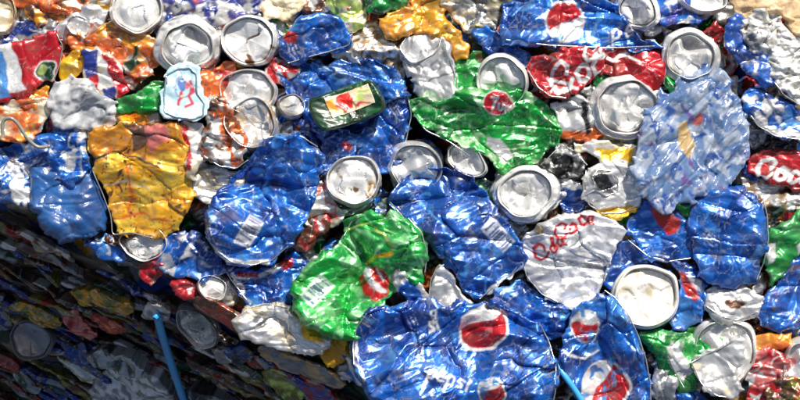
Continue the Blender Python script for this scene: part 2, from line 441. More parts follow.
def end_mesh(name, rx, ry, rot, seed, style='bottom', dent=3., panel='white', stain=None, fold=None, flange=1.05, gloss=.5, dish=4.):
    """round can end: seamed rim, countersink groove, dented panel, crushed neck"""
    prof = [(0,-3),(.1,-3),(.2,-3),(.3,-3),(.4,-3),(.5,-3),(.6,-3),(.7,-3),(.8,-3),(.86,-3.2),(.885,-4),(.905,-5.2),(.925,-4.8),(.94,-2),(.95,.8),(.962,2.1),(.975,2.4),(.988,1.9),(1.0,.6),(1.01,-1),(1.025,-2.6),(flange-.02,-3.8),(flange,-5.4),(flange+.02,-9),(flange+.01,-16)]
    if style == 'bottom':
        prof = [(r, (-3-dish*(1-(r/.86)**2) if r < .86 else h)) for r, h in prof]
    rr = []
    for k in range(len(prof)-1):
        n = 2 if prof[k][0] < .7 else 2
        for q in range(n):
            t = q/n; rr.append((prof[k][0]*(1-t)+prof[k+1][0]*t, prof[k][1]*(1-t)+prof[k+1][1]*t))
    rr.append(prof[-1]); rr[0] = (.004, rr[0][1])
    na = 120; A = np.arange(na)*2*math.pi/na
    R = np.array([r for r, h in rr])[:, None]; H = np.array([h for r, h in rr])[:, None]+0*A[None]
    wob = 1+(vnoise(np.cos(A)*1.6+5, np.sin(A)*1.6+5, seed)-.5)*.22
    X = rx*R*np.cos(A)[None]*(1+(wob-1)[None]*R); Y = ry*R*np.sin(A)[None]*(1+(wob-1)[None]*R)
    x, y = X.ravel(), Y.ravel(); r_ = (R+0*A[None]).ravel()
    inn = np.clip((.9-r_)/.2, 0, 1)
    D = dent*inn*(3.6*(vnoise(x/13+3, y/13, seed+2)-.5)+2.2*facet(x/26+.3, y/26, seed+3)+.9*plates(x/19+.4, y/19, seed+30, .15)+.6*facet(x/11, y/11, seed+4))
    D += dent*1.1*inn*np.sin((x*math.cos(seed)+y*math.sin(seed))/9+4*vnoise(x/16, y/16, seed+8))*.5
    Hf = H.ravel()+D+(vnoise(x/22, y/22, seed+5)-.5)*7.0+facet(x/34, y/34, seed+15)*9+crumple(x, y, seed+9, size=14, amp=3)*np.clip((r_-1.03)/.1, 0, 1)
    if fold:
        for (fa, fo, fk) in fold:
            q = x*math.cos(fa)+y*math.sin(fa)-fo*rx; Hf -= fk*np.maximum(0, q)
    c, s = math.cos(rot), math.sin(rot)
    V = np.stack([x*c-y*s, x*s+y*c, Hf], 1)
    nr = len(rr); idx = np.arange(nr*na).reshape(nr, na)
    F = np.stack([idx[:-1], idx[1:], np.roll(idx[1:], -1, 1), np.roll(idx[:-1], -1, 1)], -1).reshape(-1, 4)
    A_ = Art(V[:,0], V[:,1], panel, None, seed, bare=gloss)
    if stain:
        for st in stain: A_.spots(st[0], st[1], st[2], .2, k=st[0])
    m = np.clip(1-np.abs(r_-.91)/.02, 0, 1)*(vnoise(V[:,0]/6, V[:,1]/6, seed+12) > .45)*.6; A_.put(m, 'brown', .2)
    rgba = np.concatenate([A_.rgb, A_.b[:, None]], 1)
    return make_mesh(name, V, F, rgba, 'aluminium')

def lidcan(label, cx, cy, rx, ry=None, rot=0, z=22, tilt=None, off=None, col='silver', col2=None, style='bottom', art=None, body=None,
           tab=False, hole=None, side=False, bk=None, name='drink_can', cat='drink can', bz=None, bT=9, **kw):
    ry = ry or rx; COUNT[0] += 17; seed = COUNT[0]; rot = -math.radians(rot)
    fl = kw.get('flange', 1.05)
    rq = random.Random(seed); z += 0 if side else 3
    if tilt is None: tilt = (rq.uniform(-.2,.2), rq.uniform(-.2,.2))
    M = SM if side else Matrix.Identity(4)
    a, b = px2side(cx, cy, z) if side else px2top(cx, cy, z)
    root = thing(name, label, cat, (a, b, 0), M, GRP if not side else 'crushed things on the shaded side of the bale')
    me = end_mesh('can_end', rx/1.01, ry/1.01, rot, seed, style=style, **kw)
    e = link('can_end', me, root)
    tx, ty = math.atan(tilt[0]), math.atan(tilt[1])
    e.matrix_local = Matrix.Translation(Vector((0, 0, z))*MM) @ Matrix.Rotation(-tx, 4, 'Y') @ Matrix.Rotation(ty, 4, 'X')
    if tab:
        pts = []
        ta = rot+tab if not isinstance(tab, bool) else rot+.6
        u = np.array([math.cos(ta), math.sin(ta)]); v = np.array([-u[1], u[0]])
        loop = [(2,0),(3.5,3),(9,3.6),(12.5,2),(13.5,0),(12.5,-2),(9,-3.6),(3.5,-3),(2,0)]
        pts = [(*(u*p[0]+v*p[1]), 2.4) for p in loop]
        tube('pull_tab', pts, 1.1, 'aluminium', 'silver', e, flat=.5)
        tube('rivet', [(-1.2,0,1.8),(1.2,0,1.8)], 1.8, 'aluminium', 'silver', e, flat=.6)
    if hole:
        hx, hy, hr = hole
        N = 28; rs = (0.02, .5, .85, 1.0, 1.16, 1.3); V = []; F = []
        zs = (1.6, 1.7, 1.8, 2.0, 3.2, .4); cols = []
        for i, (q, zz) in enumerate(zip(rs, zs)):
            for k in range(N):
                t = 2*math.pi*k/N; wv = 1+.18*math.sin(3*t+seed)+.08*math.sin(7*t)
                V.append((hx+hr*q*wv*math.cos(t), hy+hr*q*.75*wv*math.sin(t), zz)); cols.append(np.append(C('dark')*.25, 0) if i < 3 else np.append(C('silver'), .9))
        for i in range(len(rs)-1):
            for k in range(N): F.append((i*N+k, (i+1)*N+k, (i+1)*N+(k+1) % N, i*N+(k+1) % N))
        link('drinking_hole', make_mesh('drinking_hole', np.array(V), np.array(F), np.array(cols), 'aluminium'), e)
    # crushed wall behind and beside the end
    off = off or (0, 0)
    if body is None:
        t = np.linspace(0, 2*math.pi, 22, endpoint=False); k = fl+.05
        ex, ey = rx*k*np.cos(t), ry*k*np.sin(t)
        pp = np.stack([ex*math.cos(rot)-ey*math.sin(rot), ex*math.sin(rot)+ey*math.cos(rot)], 1)
        allp = np.concatenate([pp, pp*.92+np.array([off[0], -off[1]])])
        P0 = hull(allp)+np.array([a, b])
    else:
        P0 = np.array([(px2side(x, y, z) if side else px2top(x, y, z-8)) for x, y in body])
    P = outline(P0, seed, 1.6, 1)
    if not side: COVER.append((P, label))
    sh = Sheet(P, (bz-4 if bz is not None else z-29), bT, seed+5, res=1.4, crush=dict(size=16, amp=5)); sh.px = not side
    art2 = art or (lambda X, Y, sd: Art(X, Y, col, col2, sd, bare=.8 if col in ('silver','white','grey') else .1).wear(.6))
    me = sh.mesh('body', lambda X, Y: art2(X, Y, seed), bk or ('aluminium' if col in ('silver','white','grey') else 'can_print'))
    o = link('body', me, root); o.location = Vector((sh.c[0]-a, sh.c[1]-b, 0))*MM
    return root
def grow(Q, g):
    Q = np.array(Q, float); c = Q.mean(0); n = len(Q); A = 0
    for k in range(n):
        a, b = Q[k], Q[(k+1) % n]; A += a[0]*b[1]-a[1]*b[0]
    sg = 1 if A > 0 else -1; O = []
    for k in range(n):
        t = Q[(k+1) % n]-Q[k-1]; t = t/(np.linalg.norm(t)+1e-9); O.append(Q[k]+g*sg*np.array([t[1], -t[0]]))
    return np.array(O)
def hull(P):
    P = sorted(map(tuple, P)); H = []
    for seq in (P, P[::-1]):
        L = []
        for p in seq:
            while len(L) > 1 and (L[-1][0]-L[-2][0])*(p[1]-L[-2][1])-(L[-1][1]-L[-2][1])*(p[0]-L[-2][0]) <= 0: L.pop()
            L.append(p)
        H += L[:-1]
    return np.array(H)

exec_items = True
#ITEMS
# ------------------------------------------------------------------ the setting: ground and the packed mass of the bale
def bed(name, side, size, res, label):
    seed = 5001 if side else 4001
    x0, x1, y0, y1 = size
    xs = np.arange(x0, x1, res); ys = np.arange(y0, y1, res)
    A, B = np.meshgrid(xs, ys, indexing='ij'); a, b = A.ravel(), B.ravel()
    if side:
        z = -15+crumple(a, b, seed, ang=.05, aniso=4.5, size=17, amp=13)+facet(a/60, b/14, 9)*14
        u, v = a/46, b/8
    else:
        z = -22+crumple(a, b, seed, ang=.5, aniso=1.3, size=30, amp=20)
        # stays behind the crest of the bale
        u, v = a/20, b/20
    cid, cd_ = cells(u+(vnoise(a/15, b/8, 3)-.5)*.8, v+(vnoise(a/9, b/9, 4)-.5)*.8, seed)
    names = ['blue','silver','silver','blue2','white','green','grey','red','silver','tan','yellow2','dark','blue','orange','grey','cream']
    if side: names = ['silver','brown','dkgreen','brown','grey','dark','deep','dark','grey','olive','red2','dark','tan','deep','brown','dkgreen']  # darker, browner picks put the side face's shade into the colours
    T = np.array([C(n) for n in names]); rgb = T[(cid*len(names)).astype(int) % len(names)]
    rgb = rgb*(1-.7*np.clip(1-cd_/.08, 0, 1))[:, None]*(.55 if side else .5)  # bed colour dimmed, most at cell borders, to stand for shade in gaps
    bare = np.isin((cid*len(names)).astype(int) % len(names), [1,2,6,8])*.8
    nx, ny = A.shape; idx = np.arange(nx*ny).reshape(nx, ny)
    F = np.stack([idx[:-1,:-1], idx[1:,:-1], idx[1:,1:], idx[:-1,1:]], -1).reshape(-1, 4)
    V = np.stack([a, b, z], 1)
    rgba = np.concatenate([rgb, bare[:, None]], 1)
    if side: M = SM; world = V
    else:
        # cut to the lit side of the crest
        q = (a-EDGE0[0])*n2[0]+(b-EDGE0[1])*n2[1]
        V[:,2] -= np.maximum(0, q+6)*1.9; M = Matrix.Identity(4)
        keep = (q[F].max(1) < 24); F = F[keep]
    o = link(name, make_mesh(name, V, F, rgba, 'foil'), None, M)
    tag(o, label, 'scrap metal', None, 'stuff'); return o
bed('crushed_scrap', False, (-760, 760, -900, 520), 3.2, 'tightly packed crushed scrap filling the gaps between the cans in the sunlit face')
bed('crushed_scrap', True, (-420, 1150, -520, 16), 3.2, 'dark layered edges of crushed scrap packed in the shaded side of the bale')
# ground far below the bale
gm = bpy.data.materials.new('ground_dirt'); gm.use_nodes = True
g_n = gm.node_tree.nodes; g_l = gm.node_tree.links
tn = g_n.new('ShaderNodeTexNoise'); tn.inputs['Scale'].default_value = 3; tn.inputs['Detail'].default_value = 8
cr = g_n.new('ShaderNodeValToRGB'); cr.color_ramp.elements[0].color = (.05,.045,.04,1); cr.color_ramp.elements[1].color = (.16,.14,.12,1)
g_l.new(tn.outputs['Fac'], cr.inputs['Fac']); g_l.new(cr.outputs['Color'], g_n['Principled BSDF'].inputs['Base Color']); g_n['Principled BSDF'].inputs['Roughness'].default_value = .9
gme = bpy.data.meshes.new('ground'); gme.from_pydata([(-60,-60,-.47),(60,-60,-.47),(60,60,-.47),(-60,60,-.47)], [], [(0,1,2,3)]); gme.materials.append(gm)
gr_ = link('ground', gme); gr_['kind'] = 'structure'

# ------------------------------------------------------------------ prints used over and over
def plain(base, base2=None, bare=0., wear=.5, vs=16, *more):
    def f(X, Y, sd):
        A = Art(X, Y, base, base2, sd, bare, vs)
        for m in more: m(A)
        return A.wear(wear) if wear else A
    return f
LIFT = 1
def bluecan(*more, wear=.6, b1='blue', b2='blue2'):
    def f(X, Y, sd):
        A = Art(X, Y, b1, b2, sd, .05, 18)
        A.spots(15, .72, 'sky', .1, 3)
        r = random.Random(sd); x0, x1, y0, y1 = X.min(), X.max(), Y.min(), Y.max()
        for k in range(int((x1-x0)*(y1-y0)/2200)):
            A.micro(r.uniform(x0, x1), r.uniform(y0, y1), r.uniform(8, 22), r.uniform(5, 13), r.uniform(-1.5, 1.5), r.choice(['white','sky','silver']))
        for m in more: m(A)
        return A.wear(wear)
    return f
K = crushed
G = dict(group=GRP)
big = dict(res=.95, crush=dict(size=32, amp=13), edge=5)

# ---- sunlit face, deepest things first (z = height of the thing's underside)
K('crushed_can', 'crushed orange and brown can at the top left corner beside the white round end', 'can', [(12,-14),(90,-14),(86,8),(70,13),(45,14),(25,8),(10,3)],
  plain('orange','brown', 0, .5, 12, lambda A: A.spots(7,.62,'cream',.3,1)), z=2, T=9, **G)
K('crushed_can', 'dark blue and grey flattened can lying above the red can with the green badge', 'can', [(-14,32),(10,24),(30,16),(55,20),(60,34),(40,40),(20,44),(-14,50)],
  plain('deep','grey', .2, .6, 10, lambda A: A.spots(8,.6,'white',.4,1)), z=2, T=8, **G)
K('crushed_can', 'small crushed pink and brown can above the blue white and red torn piece', 'can', [(26,4),(60,8),(64,22),(50,28),(30,22),(22,14)],
  plain('amber','brown', .1, .6, 8, lambda A: A.spots(8,.6,'pink',.1,2)), z=4, T=7, **G)
K('crushed_can', 'purple blue and white crumpled can at the top edge right of the domed end', 'can', [(160,-14),(262,-14),(262,4),(248,16),(225,24),(205,24),(188,18),(170,18),(160,6)],
  plain('purple','white', .3, .7, 8, lambda A: A.spots(6,.6,'deep',.1,1), lambda A: A.spots(7,.68,'pink',.1,4)), z=3, T=10, **G)
K('crumpled_paper', 'crumpled beige paper scrap at the top edge left of the blue can', 'paper', [(258,-12),(300,-12),(304,8),(292,18),(276,22),(262,14)],
  plain('cream','tan', 0, 0, 10), kind='paper', z=6, T=8, crush=dict(size=12, amp=5), **G)
K('crushed_can', 'brown and silver mangled can at the top edge above the blue can with silver edge', 'can', [(296,-14),(345,-14),(350,6),(335,14),(312,18),(298,10)],
  plain('brown','silver', .4, .6, 7, lambda A: A.spots(7,.66,'pink',.1,4)), z=4, T=8, crush=dict(size=14, amp=6), **G)
K('crushed_can', 'pale yellow green crumpled can at the top edge left of the yellow can', 'can', [(326,-14),(366,-14),(372,4),(366,24),(352,34),(340,24),(328,8)],
  plain('lgreen','cream', .2, .5, 9), z=6, T=8, crush=dict(size=16, amp=6), **G)
K('crushed_can', 'dark green flattened can at the top edge above the yellow can', 'can', [(366,-14),(410,-14),(408,6),(392,12),(376,16),(366,8)],
  plain('green2','dkgreen', 0, .5, 9), z=8, T=8, crush=dict(size=16, amp=5), **G)
K('crushed_can', 'grey and cream mangled can at the top edge right of the yellow can', 'can', [(440,-14),(512,-14),(508,14),(498,34),(480,26),(468,34),(456,20),(444,8)],
  plain('grey','cream', .6, .5, 7, lambda A: A.spots(8,.6,'olive',.1,1)), kind='foil', z=4, T=10, crush=dict(size=15, amp=7), **G)
K('crushed_can', 'torn silver and brown foil crumpled above the bare upright can', 'foil', [(332,36),(352,24),(372,18),(388,32),(402,46),(408,62),(400,84),(384,84),(366,72),(344,66),(330,56)],
  plain('white','tan', .5, .4, 5, lambda A: A.spots(5,.66,'brown',.1,1)), kind='foil', z=10, T=9, crush=dict(size=11, amp=7), **G)
K('crushed_can', 'yellow can crumpled at the top edge above the bare upright silver can', 'can', [(378,30),(386,16),(404,8),(420,-6),(446,-8),(444,14),(456,26),(466,44),(470,58),(456,62),(444,48),(426,34),(402,36),(388,40)],
  plain('amber','yellow2', 0, .5, 8, lambda A: A.spots(6,.74,'brown',.1,1)), z=14, T=9, crush=dict(size=20, amp=6, ang=.5), **G)
K('crushed_can', 'dark blue folded can running below the large blue can with a round emblem', 'can', [(468,20),(484,22),(498,38),(520,46),(536,56),(532,70),(510,64),(488,56),(474,42)],
  bluecan(), z=8, T=8, **G)
# can ends along the top
lidcan('dull cream round can end cut by the left edge in the top corner', 0, 12, 15, 20, 0, z=16, col='cream', panel='cream', stain=[(9,.6,'tan')])
lidcan('silver can with creased side lying above the orange can', 78, 26, 12, 10, 20, z=12, off=(24,-10), col='silver', col2='white', body=[(56,24),(74,10),(98,4),(110,14),(104,28),(86,40),(66,44),(56,36)], bz=2, bT=14)
lidcan('domed bright can bottom at the top edge, left of two silver ends', 137, 8, 25.5, 24, 0, z=26, col='silver', off=(6,-8), dish=-3, dent=2.2, gloss=.55, panel='white')
lidcan('wide silver can end with crushed flange right of the domed bottom', 187, 46, 25, 24, 20, z=30, col='silver', off=(-6,-2), dent=4.5, style='top', flange=1.25, panel='white', gloss=.6)
lidcan('white round can end with a brown stain, upper left of the green tin', 248, 40, 26.5, 25, 10, z=28, col='blue2', col2='silver', off=(4,-6), dent=1.3, gloss=.25, panel='white', stain=[(9,.66,'brown')], flange=1.06)
lidcan('crescent of a round can end half covered by the silver end in front of it', 246, 92, 28, 22, -5, z=22, col='red2', col2='silver', off=(-6,0), dent=4, style='top', gloss=.6)
lidcan('silver can end overlapping the crescent shaped end left of the green tin', 250, 123, 25.5, 25, 15, z=31, col='silver', off=(-4,8), dent=4, gloss=.7, tilt=(.05,-.1), stain=[(8,.62,'tan')])
lidcan('small silver can shoulder left of the green tin', 292, 105, 13, 11, 20, z=16, col='silver', off=(-10,-8), style='top', dent=4)
lidcan('bright dented can end at the top edge right of the large blue can', 638, 9, 20, 17, 30, z=26, col='purple', col2='silver', off=(10,4), dent=5, gloss=.3, panel='white', style='top', flange=1.2)
lidcan('pale flattened can end at the top edge above the right silver lid', 705, -2, 24, 14, 0, z=24, col='silver', off=(-6,-6), dent=2, gloss=.3, panel='white')
lidcan('silver can end with a swirl dent and wide flange above the clear blue bundle', 690, 55, 24.5, 23, 0, z=33, col='silver', off=(9,4), dent=4, gloss=.6, panel='white', flange=1.22)
lidcan('large silver can end with deep swirls below the red script can', 627, 107, 31, 28.5, -10, z=32, col='silver', col2='green2', off=(-6,10), dent=6.5, gloss=.6, flange=1.2, style='top')
lidcan('pale round can end half hidden under the green can with red badge', 502, 82, 25, 25, 0, z=29, col='silver', col2='white', off=(-6,10), dent=3, gloss=.3, panel='white')
lidcan('tan stained round can end right of the blue can, above the red patch', 352, 180, 26.5, 24.5, -10, z=30, col='silver', off=(-4,10), dent=4.5, gloss=.5, style='top', stain=[(10,.6,'tan'),(5,.72,'brown')], panel='white')
lidcan('silver can end tucked under the top of the central blue can', 416, 168, 26, 24, 20, z=22, col='blue', col2='silver', off=(3,-5), dent=4, gloss=.7, style='top')
lidcan('bright can end under the lower corner of the green can with red badge', 467, 160, 21, 14, 32, z=20, col='silver', off=(4,-4), dent=2.5, gloss=.3, panel='white')
lidcan('silver can end with pull tab right of the central blue can', 525, 193, 27.5, 25, 0, z=34, col='silver', off=(14,-8), dent=4.5, gloss=.6, style='top', flange=1.2)
lidcan('cream white round can end in the blue can at lower right', 647, 296, 31.5, 30.5, 10, z=36, col='blue', col2='blue2', off=(4,4), dent=2.2, gloss=.1, panel='ece8de', stain=[(12,.66,'cream')], flange=1.07, style='top')
lidcan('silver can end peeking out under the bottom of the yellow can', 143, 243, 24, 18, 5, z=14, col='silver', col2='grey', off=(0,-8), dent=3, gloss=.5, style='top')

# ---- left part
def redart(A):
    A.poly([(-10,40),(10,38),(26,92),(8,96),(-6,60)], 'white', .1); A.poly([(-14,50),(1,52),(12,100),(-14,100)], 'sky', .1)
    A.disc(45,71,11,'white',12); A.disc(45,71,9.5,'dkgreen',10.5); A.disc(43,69,5,'lgreen',6)
K('crushed_can', 'red flattened can with white stripe and round green badge at the left edge', 'can', [(-12,50),(10,42),(38,35),(56,32),(62,44),(60,62),(55,76),(40,88),(24,94),(4,98),(-12,96)],
  plain('red','red2', 0, .5, 18, redart), z=16, T=9, res=1, crush=dict(size=34, amp=5, ang=1.3), rims=[[(56,33),(62,46),(59,64),(54,78)]], **G)
K('crushed_can', 'bright yellow scrap between the red can and the grey plastic', 'can scrap', [(60,62),(74,48),(82,54),(84,70),(74,82),(60,80)],
  plain('yellow','yellow2', 0, .3), z=14, T=7, **G)
K('crushed_can', 'orange and white crumpled can above the blue, white and red torn piece', 'can', [(66,38),(84,34),(100,28),(114,16),(126,26),(150,32),(160,48),(158,66),(150,78),(128,80),(116,66),(98,54),(82,50),(70,48)],
  plain('orange','amber', 0, .5, 10, lambda A: A.spots(7,.62,'white',.2,1), lambda A: A.poly([(134,45),(140,42),(138,54),(132,60)],'dkgreen'), lambda A: A.poly([(126,62),(136,58),(140,66),(130,70)],'dkgreen')), z=14, T=9, crush=dict(size=18, amp=7), **G)
K('crushed_can', 'torn blue, white and red piece under the orange can', 'can', [(80,50),(98,48),(112,58),(124,74),(132,92),(118,99),(102,96),(90,92),(86,72)],
  plain('white','cream', .1, .4, 9, lambda A: A.poly([(80,48),(100,50),(98,74),(86,80)],'2a3a90'), lambda A: A.poly([(102,52),(114,58),(134,92),(118,98)],'red'), lambda A: A.poly([(90,76),(98,74),(100,96),(92,96)],'red'), lambda A: A.poly([(104,88),(114,86),(116,98),(104,98)],'2a3a90')), z=20, T=8, crush=dict(size=22, amp=5), res=1, **G)
K('crushed_can', 'bright green crumpled can above the yellow can', 'can', [(114,100),(128,96),(144,88),(162,82),(172,90),(168,104),(150,112),(128,113),(116,110)],
  plain('green','green2', 0, .4, 10), z=18, T=8, **G)
K('crushed_can', 'small silver and orange can scrap under the bright green can', 'can scrap', [(112,112),(140,112),(162,108),(164,124),(150,128),(126,126),(112,122)],
  plain('silver','amber', .5, .5, 12), z=10, T=8, **G)
K('crushed_can', 'small orange and yellow scrap under the red can with the green badge', 'can scrap', [(20,92),(40,86),(52,90),(50,108),(30,112),(20,104)],
  plain('amber','orange', 0, .4, 8), z=12, T=7, **G)
K('crushed_can', 'pale orange flattened can under the bent grey straw at the left edge', 'can', [(-12,108),(8,104),(28,97),(46,96),(47,116),(40,132),(24,142),(8,142),(-12,134)],
  plain('orange','cream', .1, .4, 12, lambda A: A.spots(9,.62,'amber',0,1)), z=16, T=8, **G)
K('crumpled_plastic', 'crumpled clear grey plastic above the blue bundle, near the left', 'plastic', [(48,96),(56,84),(68,78),(84,76),(96,84),(112,96),(120,112),(112,128),(90,130),(68,128),(52,124)],
  plain('eceef0','b4b8bc', 0, 0, 7), kind='clear', z=20, T=9, crush=dict(size=17, amp=7, aniso=2.2, ang=.6), **G)
K('crushed_can', 'blue can crumpled above and left of the smooth blue bundle', 'can', [(-12,150),(12,146),(32,140),(52,132),(66,126),(82,128),(86,150),(92,172),(70,190),(36,205),(14,206),(-12,200)],
  bluecan(lambda A: A.spots(9,.6,'white',.4,1), lambda A: A.poly([(10,185),(24,172),(26,190),(16,205)],'white')), z=8, T=10, res=1, crush=dict(size=20, amp=8), **G)
K('plastic_bundle', 'smooth dull blue plastic bundle bulging over the shaded edge', 'plastic', [(26,168),(40,154),(56,158),(74,162),(86,160),(97,176),(103,196),(108,212),(104,230),(86,238),(66,243),(50,238),(38,224),(28,208),(24,188)],
  plain('24548e','193f74', 0, 0, 22), kind='film', z=6, T=22, edge=26, lip=.2, crush=dict(size=26, amp=7, pl=.6), skirt=22, **G)
def yel(A):
    A.poly([(86,124),(188,118),(192,140),(160,150),(130,144),(100,160),(88,150)], 'yellow2'); A.spots(6,.70,'brown',.1,1); A.poly([(88,128),(188,120),(190,146),(150,156),(118,150),(92,160)],'cc8420'); A.poly([(130,124),(152,121),(150,146),(134,152)],'brown'); A.poly([(146,128),(168,122),(172,140),(152,150)],'pink'); A.spots(3,.7,'5a3a20',0,9)
    A.poly([(128,124),(150,120),(148,146),(134,150)], 'brown'); A.poly([(144,128),(162,120),(168,142),(150,152)], 'pink')
    A.line([(90,162),(112,152),(140,158),(160,168)], .9, 'dark'); A.line([(104,186),(130,182),(150,190)], .8, 'cream'); A.line([(112,220),(140,214),(170,222)], 1.0, 'orange')
    A.line([(128,168),(132,196),(126,214)], .9, 'orange'); A.spots(4,.76,'orange',0,5)
K('crushed_can', 'large yellow can with brown and pink patches next to the blue bundle', 'can', [(88,132),(108,127),(132,126),(154,124),(178,120),(186,134),(188,160),(192,186),(193,208),(182,222),(168,236),(152,240),(134,234),(112,236),(110,214),(104,194),(94,170)],
  plain('e8a61a','ecc040', 0, .3, 14, yel), z=17, T=10, res=.9, crush=dict(size=30, amp=6.5), rims=[[(92,170),(102,194),(109,214),(112,234),(132,233),(152,238)]], **G)
# light blue moulded tray
def tray(A):
    A.disc(183,88,10.5,'8a98b4',12); A.disc(183,88,8.5,'pblue',10); A.disc(181,85,5,'5a78b0',6); A.line([(190,82),(193,92),(189,98),(193,106),(186,108)], 1.5, 'c04050'); A.line([(180,92),(184,100),(178,106)], 1.6, 'c04050'); A.disc(187,86,3,'pink'); A.disc(184,97,2,'cream'); A.spots(5,.7,'white',0,3)
K('plastic_tub_lid', 'pale blue moulded plastic lid with blue oval and red figure, left of the silver ends', 'lid', [(164,72),(176,66),(192,65),(199,72),(200,92),(208,102),(206,118),(196,122),(176,120),(162,114),(161,96)],
  plain('pblue','e0eef0', 0, 0, 10, tray), kind='film', z=33, T=5, res=.8, edge=3, crush=dict(size=30, amp=3, pl=.3), rims=[dict(p=[(166,75),(178,69),(190,68),(196,74),(197,92),(204,103),(203,115),(194,119),(176,117),(165,112),(164,96),(166,76)], col='pblue', w=.9, name='raised_edge')], **G)
K('crushed_can', 'red and orange crumpled can pinched between three silver ends', 'can', [(196,76),(212,68),(224,58),(238,66),(230,82),(222,98),(206,104),(198,94)],
  plain('orange','red2', 0, .6, 9), z=16, T=8, **G)
K('crushed_can', 'narrow red and white striped strip right of the yellow can', 'can', [(178,122),(200,124),(206,146),(200,166),(194,182),(186,168),(184,146)],
  plain('white','cream', .2, .3, 9, lambda A: A.poly([(182,122),(190,124),(192,170),(186,170)],'red')), z=26, T=6, **G)
K('crushed_can', 'rust orange and silver torn can crossing the lower left of the silver end', 'can', [(206,96),(220,92),(230,108),(240,122),(250,140),(248,158),(232,168),(210,164),(200,150),(206,132),(202,114)],
  plain('silver','orange', .5, .5, 8, lambda A: A.poly([(220,92),(250,140),(244,152),(228,126)],'orange'), lambda A: A.spots(7,.58,'brown',.1,1)), z=27, T=9, crush=dict(size=15, amp=7), rims=[[(204,156),(220,166),(236,168),(248,160)]], **G)
K('crushed_can', 'cream and silver crumpled can above the blue can with the left barcode', 'can', [(188,166),(206,162),(228,168),(244,172),(240,188),(222,200),(204,206),(192,194)],
  plain('white','cream', .6, .4, 9), kind='foil', z=14, T=9, crush=dict(size=16, amp=7), **G)
K('crushed_can', 'red and blue scrap between the white round end and the tin', 'can scrap', [(264,60),(284,58),(300,66),(296,78),(280,82),(266,76)],
  plain('red','white', .1, .5, 7), z=10, T=7, **G)
# ---- blue can under the tin
K('crushed_can', 'blue can with silver lower edge and small red mark, upper left of the green tin', 'can', [(282,38),(296,22),(310,16),(330,12),(344,20),(352,34),(348,46),(330,52),(308,58),(290,64),(280,54)],
  bluecan(lambda A: A.disc(291,38,7,'red',5), lambda A: A.poly([(280,18),(300,14),(300,30),(284,34)],'sky')), z=18, T=9, rims=[[(288,63),(308,57),(330,51),(348,45),(352,34)]], res=1, **G)
K('crushed_can', 'blue can spread behind the green tin', 'can', [(278,72),(300,66),(324,62),(350,60),(374,62),(398,74),(410,92),(412,116),(406,140),(396,152),(376,146),(350,150),(326,148),(312,130),(300,116),(288,98)],
  bluecan(lambda A: A.spots(12,.7,'sky',.3,9)), z=10, T=9, rims=[[(408,96),(411,116),(406,140),(398,150)]], smooth=0, **big, **G)
K('crushed_can', 'blue can with a small red mark below the green tin', 'can', [(318,142),(340,134),(364,130),(388,128),(406,140),(416,150),(402,162),(386,176),(360,168),(336,166),(326,180),(316,164)],
  bluecan(lambda A: A.disc(350,147,6,'red',4)), z=13, T=9, res=1, **G)
# ---- white and silver on top area
def upart(A): A.line([(430,66),(437,60),(441,66),(436,71),(431,67)], .9, 'grey', .6); A.line([(404,58),(420,50),(440,46)], .7, 'grey', .8); A.line([(408,88),(426,82),(452,70)], .9, 'grey', .9)
def upex(root, sh):
    for (cx, cy, rx, ry, rt, zz) in ((421,45,22,15,.55,25),):
        a, b = px2top(cx, cy, 30)
        e = link('can_end', end_mesh('can_end', rx, ry, rt, 777, 'bottom', dent=2.5, dish=-3, gloss=.7), root)
        e.matrix_local = Matrix.Translation(Vector((a-sh.c[0], b-sh.c[1], zz))*MM) @ Matrix.Rotation(-.25, 4, 'X')
K('bare_can', 'bare unprinted silver can folded upright beside the green can with red badge', 'can', [(400,46),(410,32),(432,28),(447,40),(450,58),(456,76),(460,98),(452,108),(436,112),(420,104),(412,82),(404,64)],
  plain('silver','white', .8, 0, 10, upart), kind='aluminium', z=13, T=13, crush=dict(size=22, amp=6, ang=-1.2, aniso=2), rims=[[(450,60),(456,78),(459,98),(450,107)]], extra=upex, **G)
def g2(A):
    A.spots(9,.55,'a8d8a0',.3,2); A.disc(497,103,15,'white',13); A.disc(497,103,14,'red',12); A.text('7',490,109,.1,12,1.1,'white'); A.text('U',498,110,.1,8,1,'white'); A.text('p',505,110,.1,7,.9,'white')
    A.poly([(486,136),(500,138),(516,158),(504,164),(492,150)], 'white', .6)
K('crushed_can', 'green can with red round badge, right of the bare silver can', 'can', [(409,100),(424,98),(444,102),(456,90),(470,84),(484,89),(505,86),(526,91),(546,103),(556,118),(565,130),(558,143),(548,150),(541,162),(530,169),(515,174),(500,171),(492,160),(480,152),(464,148),(450,138),(436,135),(422,128),(413,117)],
  plain('green','green2', .1, .6, 12, g2), z=24, T=9, rims=[[(414,114),(426,130),(448,141),(470,156)]], smooth=0, **big, **G)
K('crushed_can', 'dark green crumpled can behind the bare silver can', 'can', [(448,62),(464,56),(482,60),(486,78),(474,96),(458,106),(450,92)],
  plain('green2','green', 0, .6, 9), z=10, T=9, **G)
K('crushed_can', 'small dark green scrap right of the central blue can', 'can scrap', [(458,180),(474,184),(494,178),(496,196),(480,204),(464,198)],
  plain('green2','dkgreen', 0, .6, 9), z=8, T=8, **G)
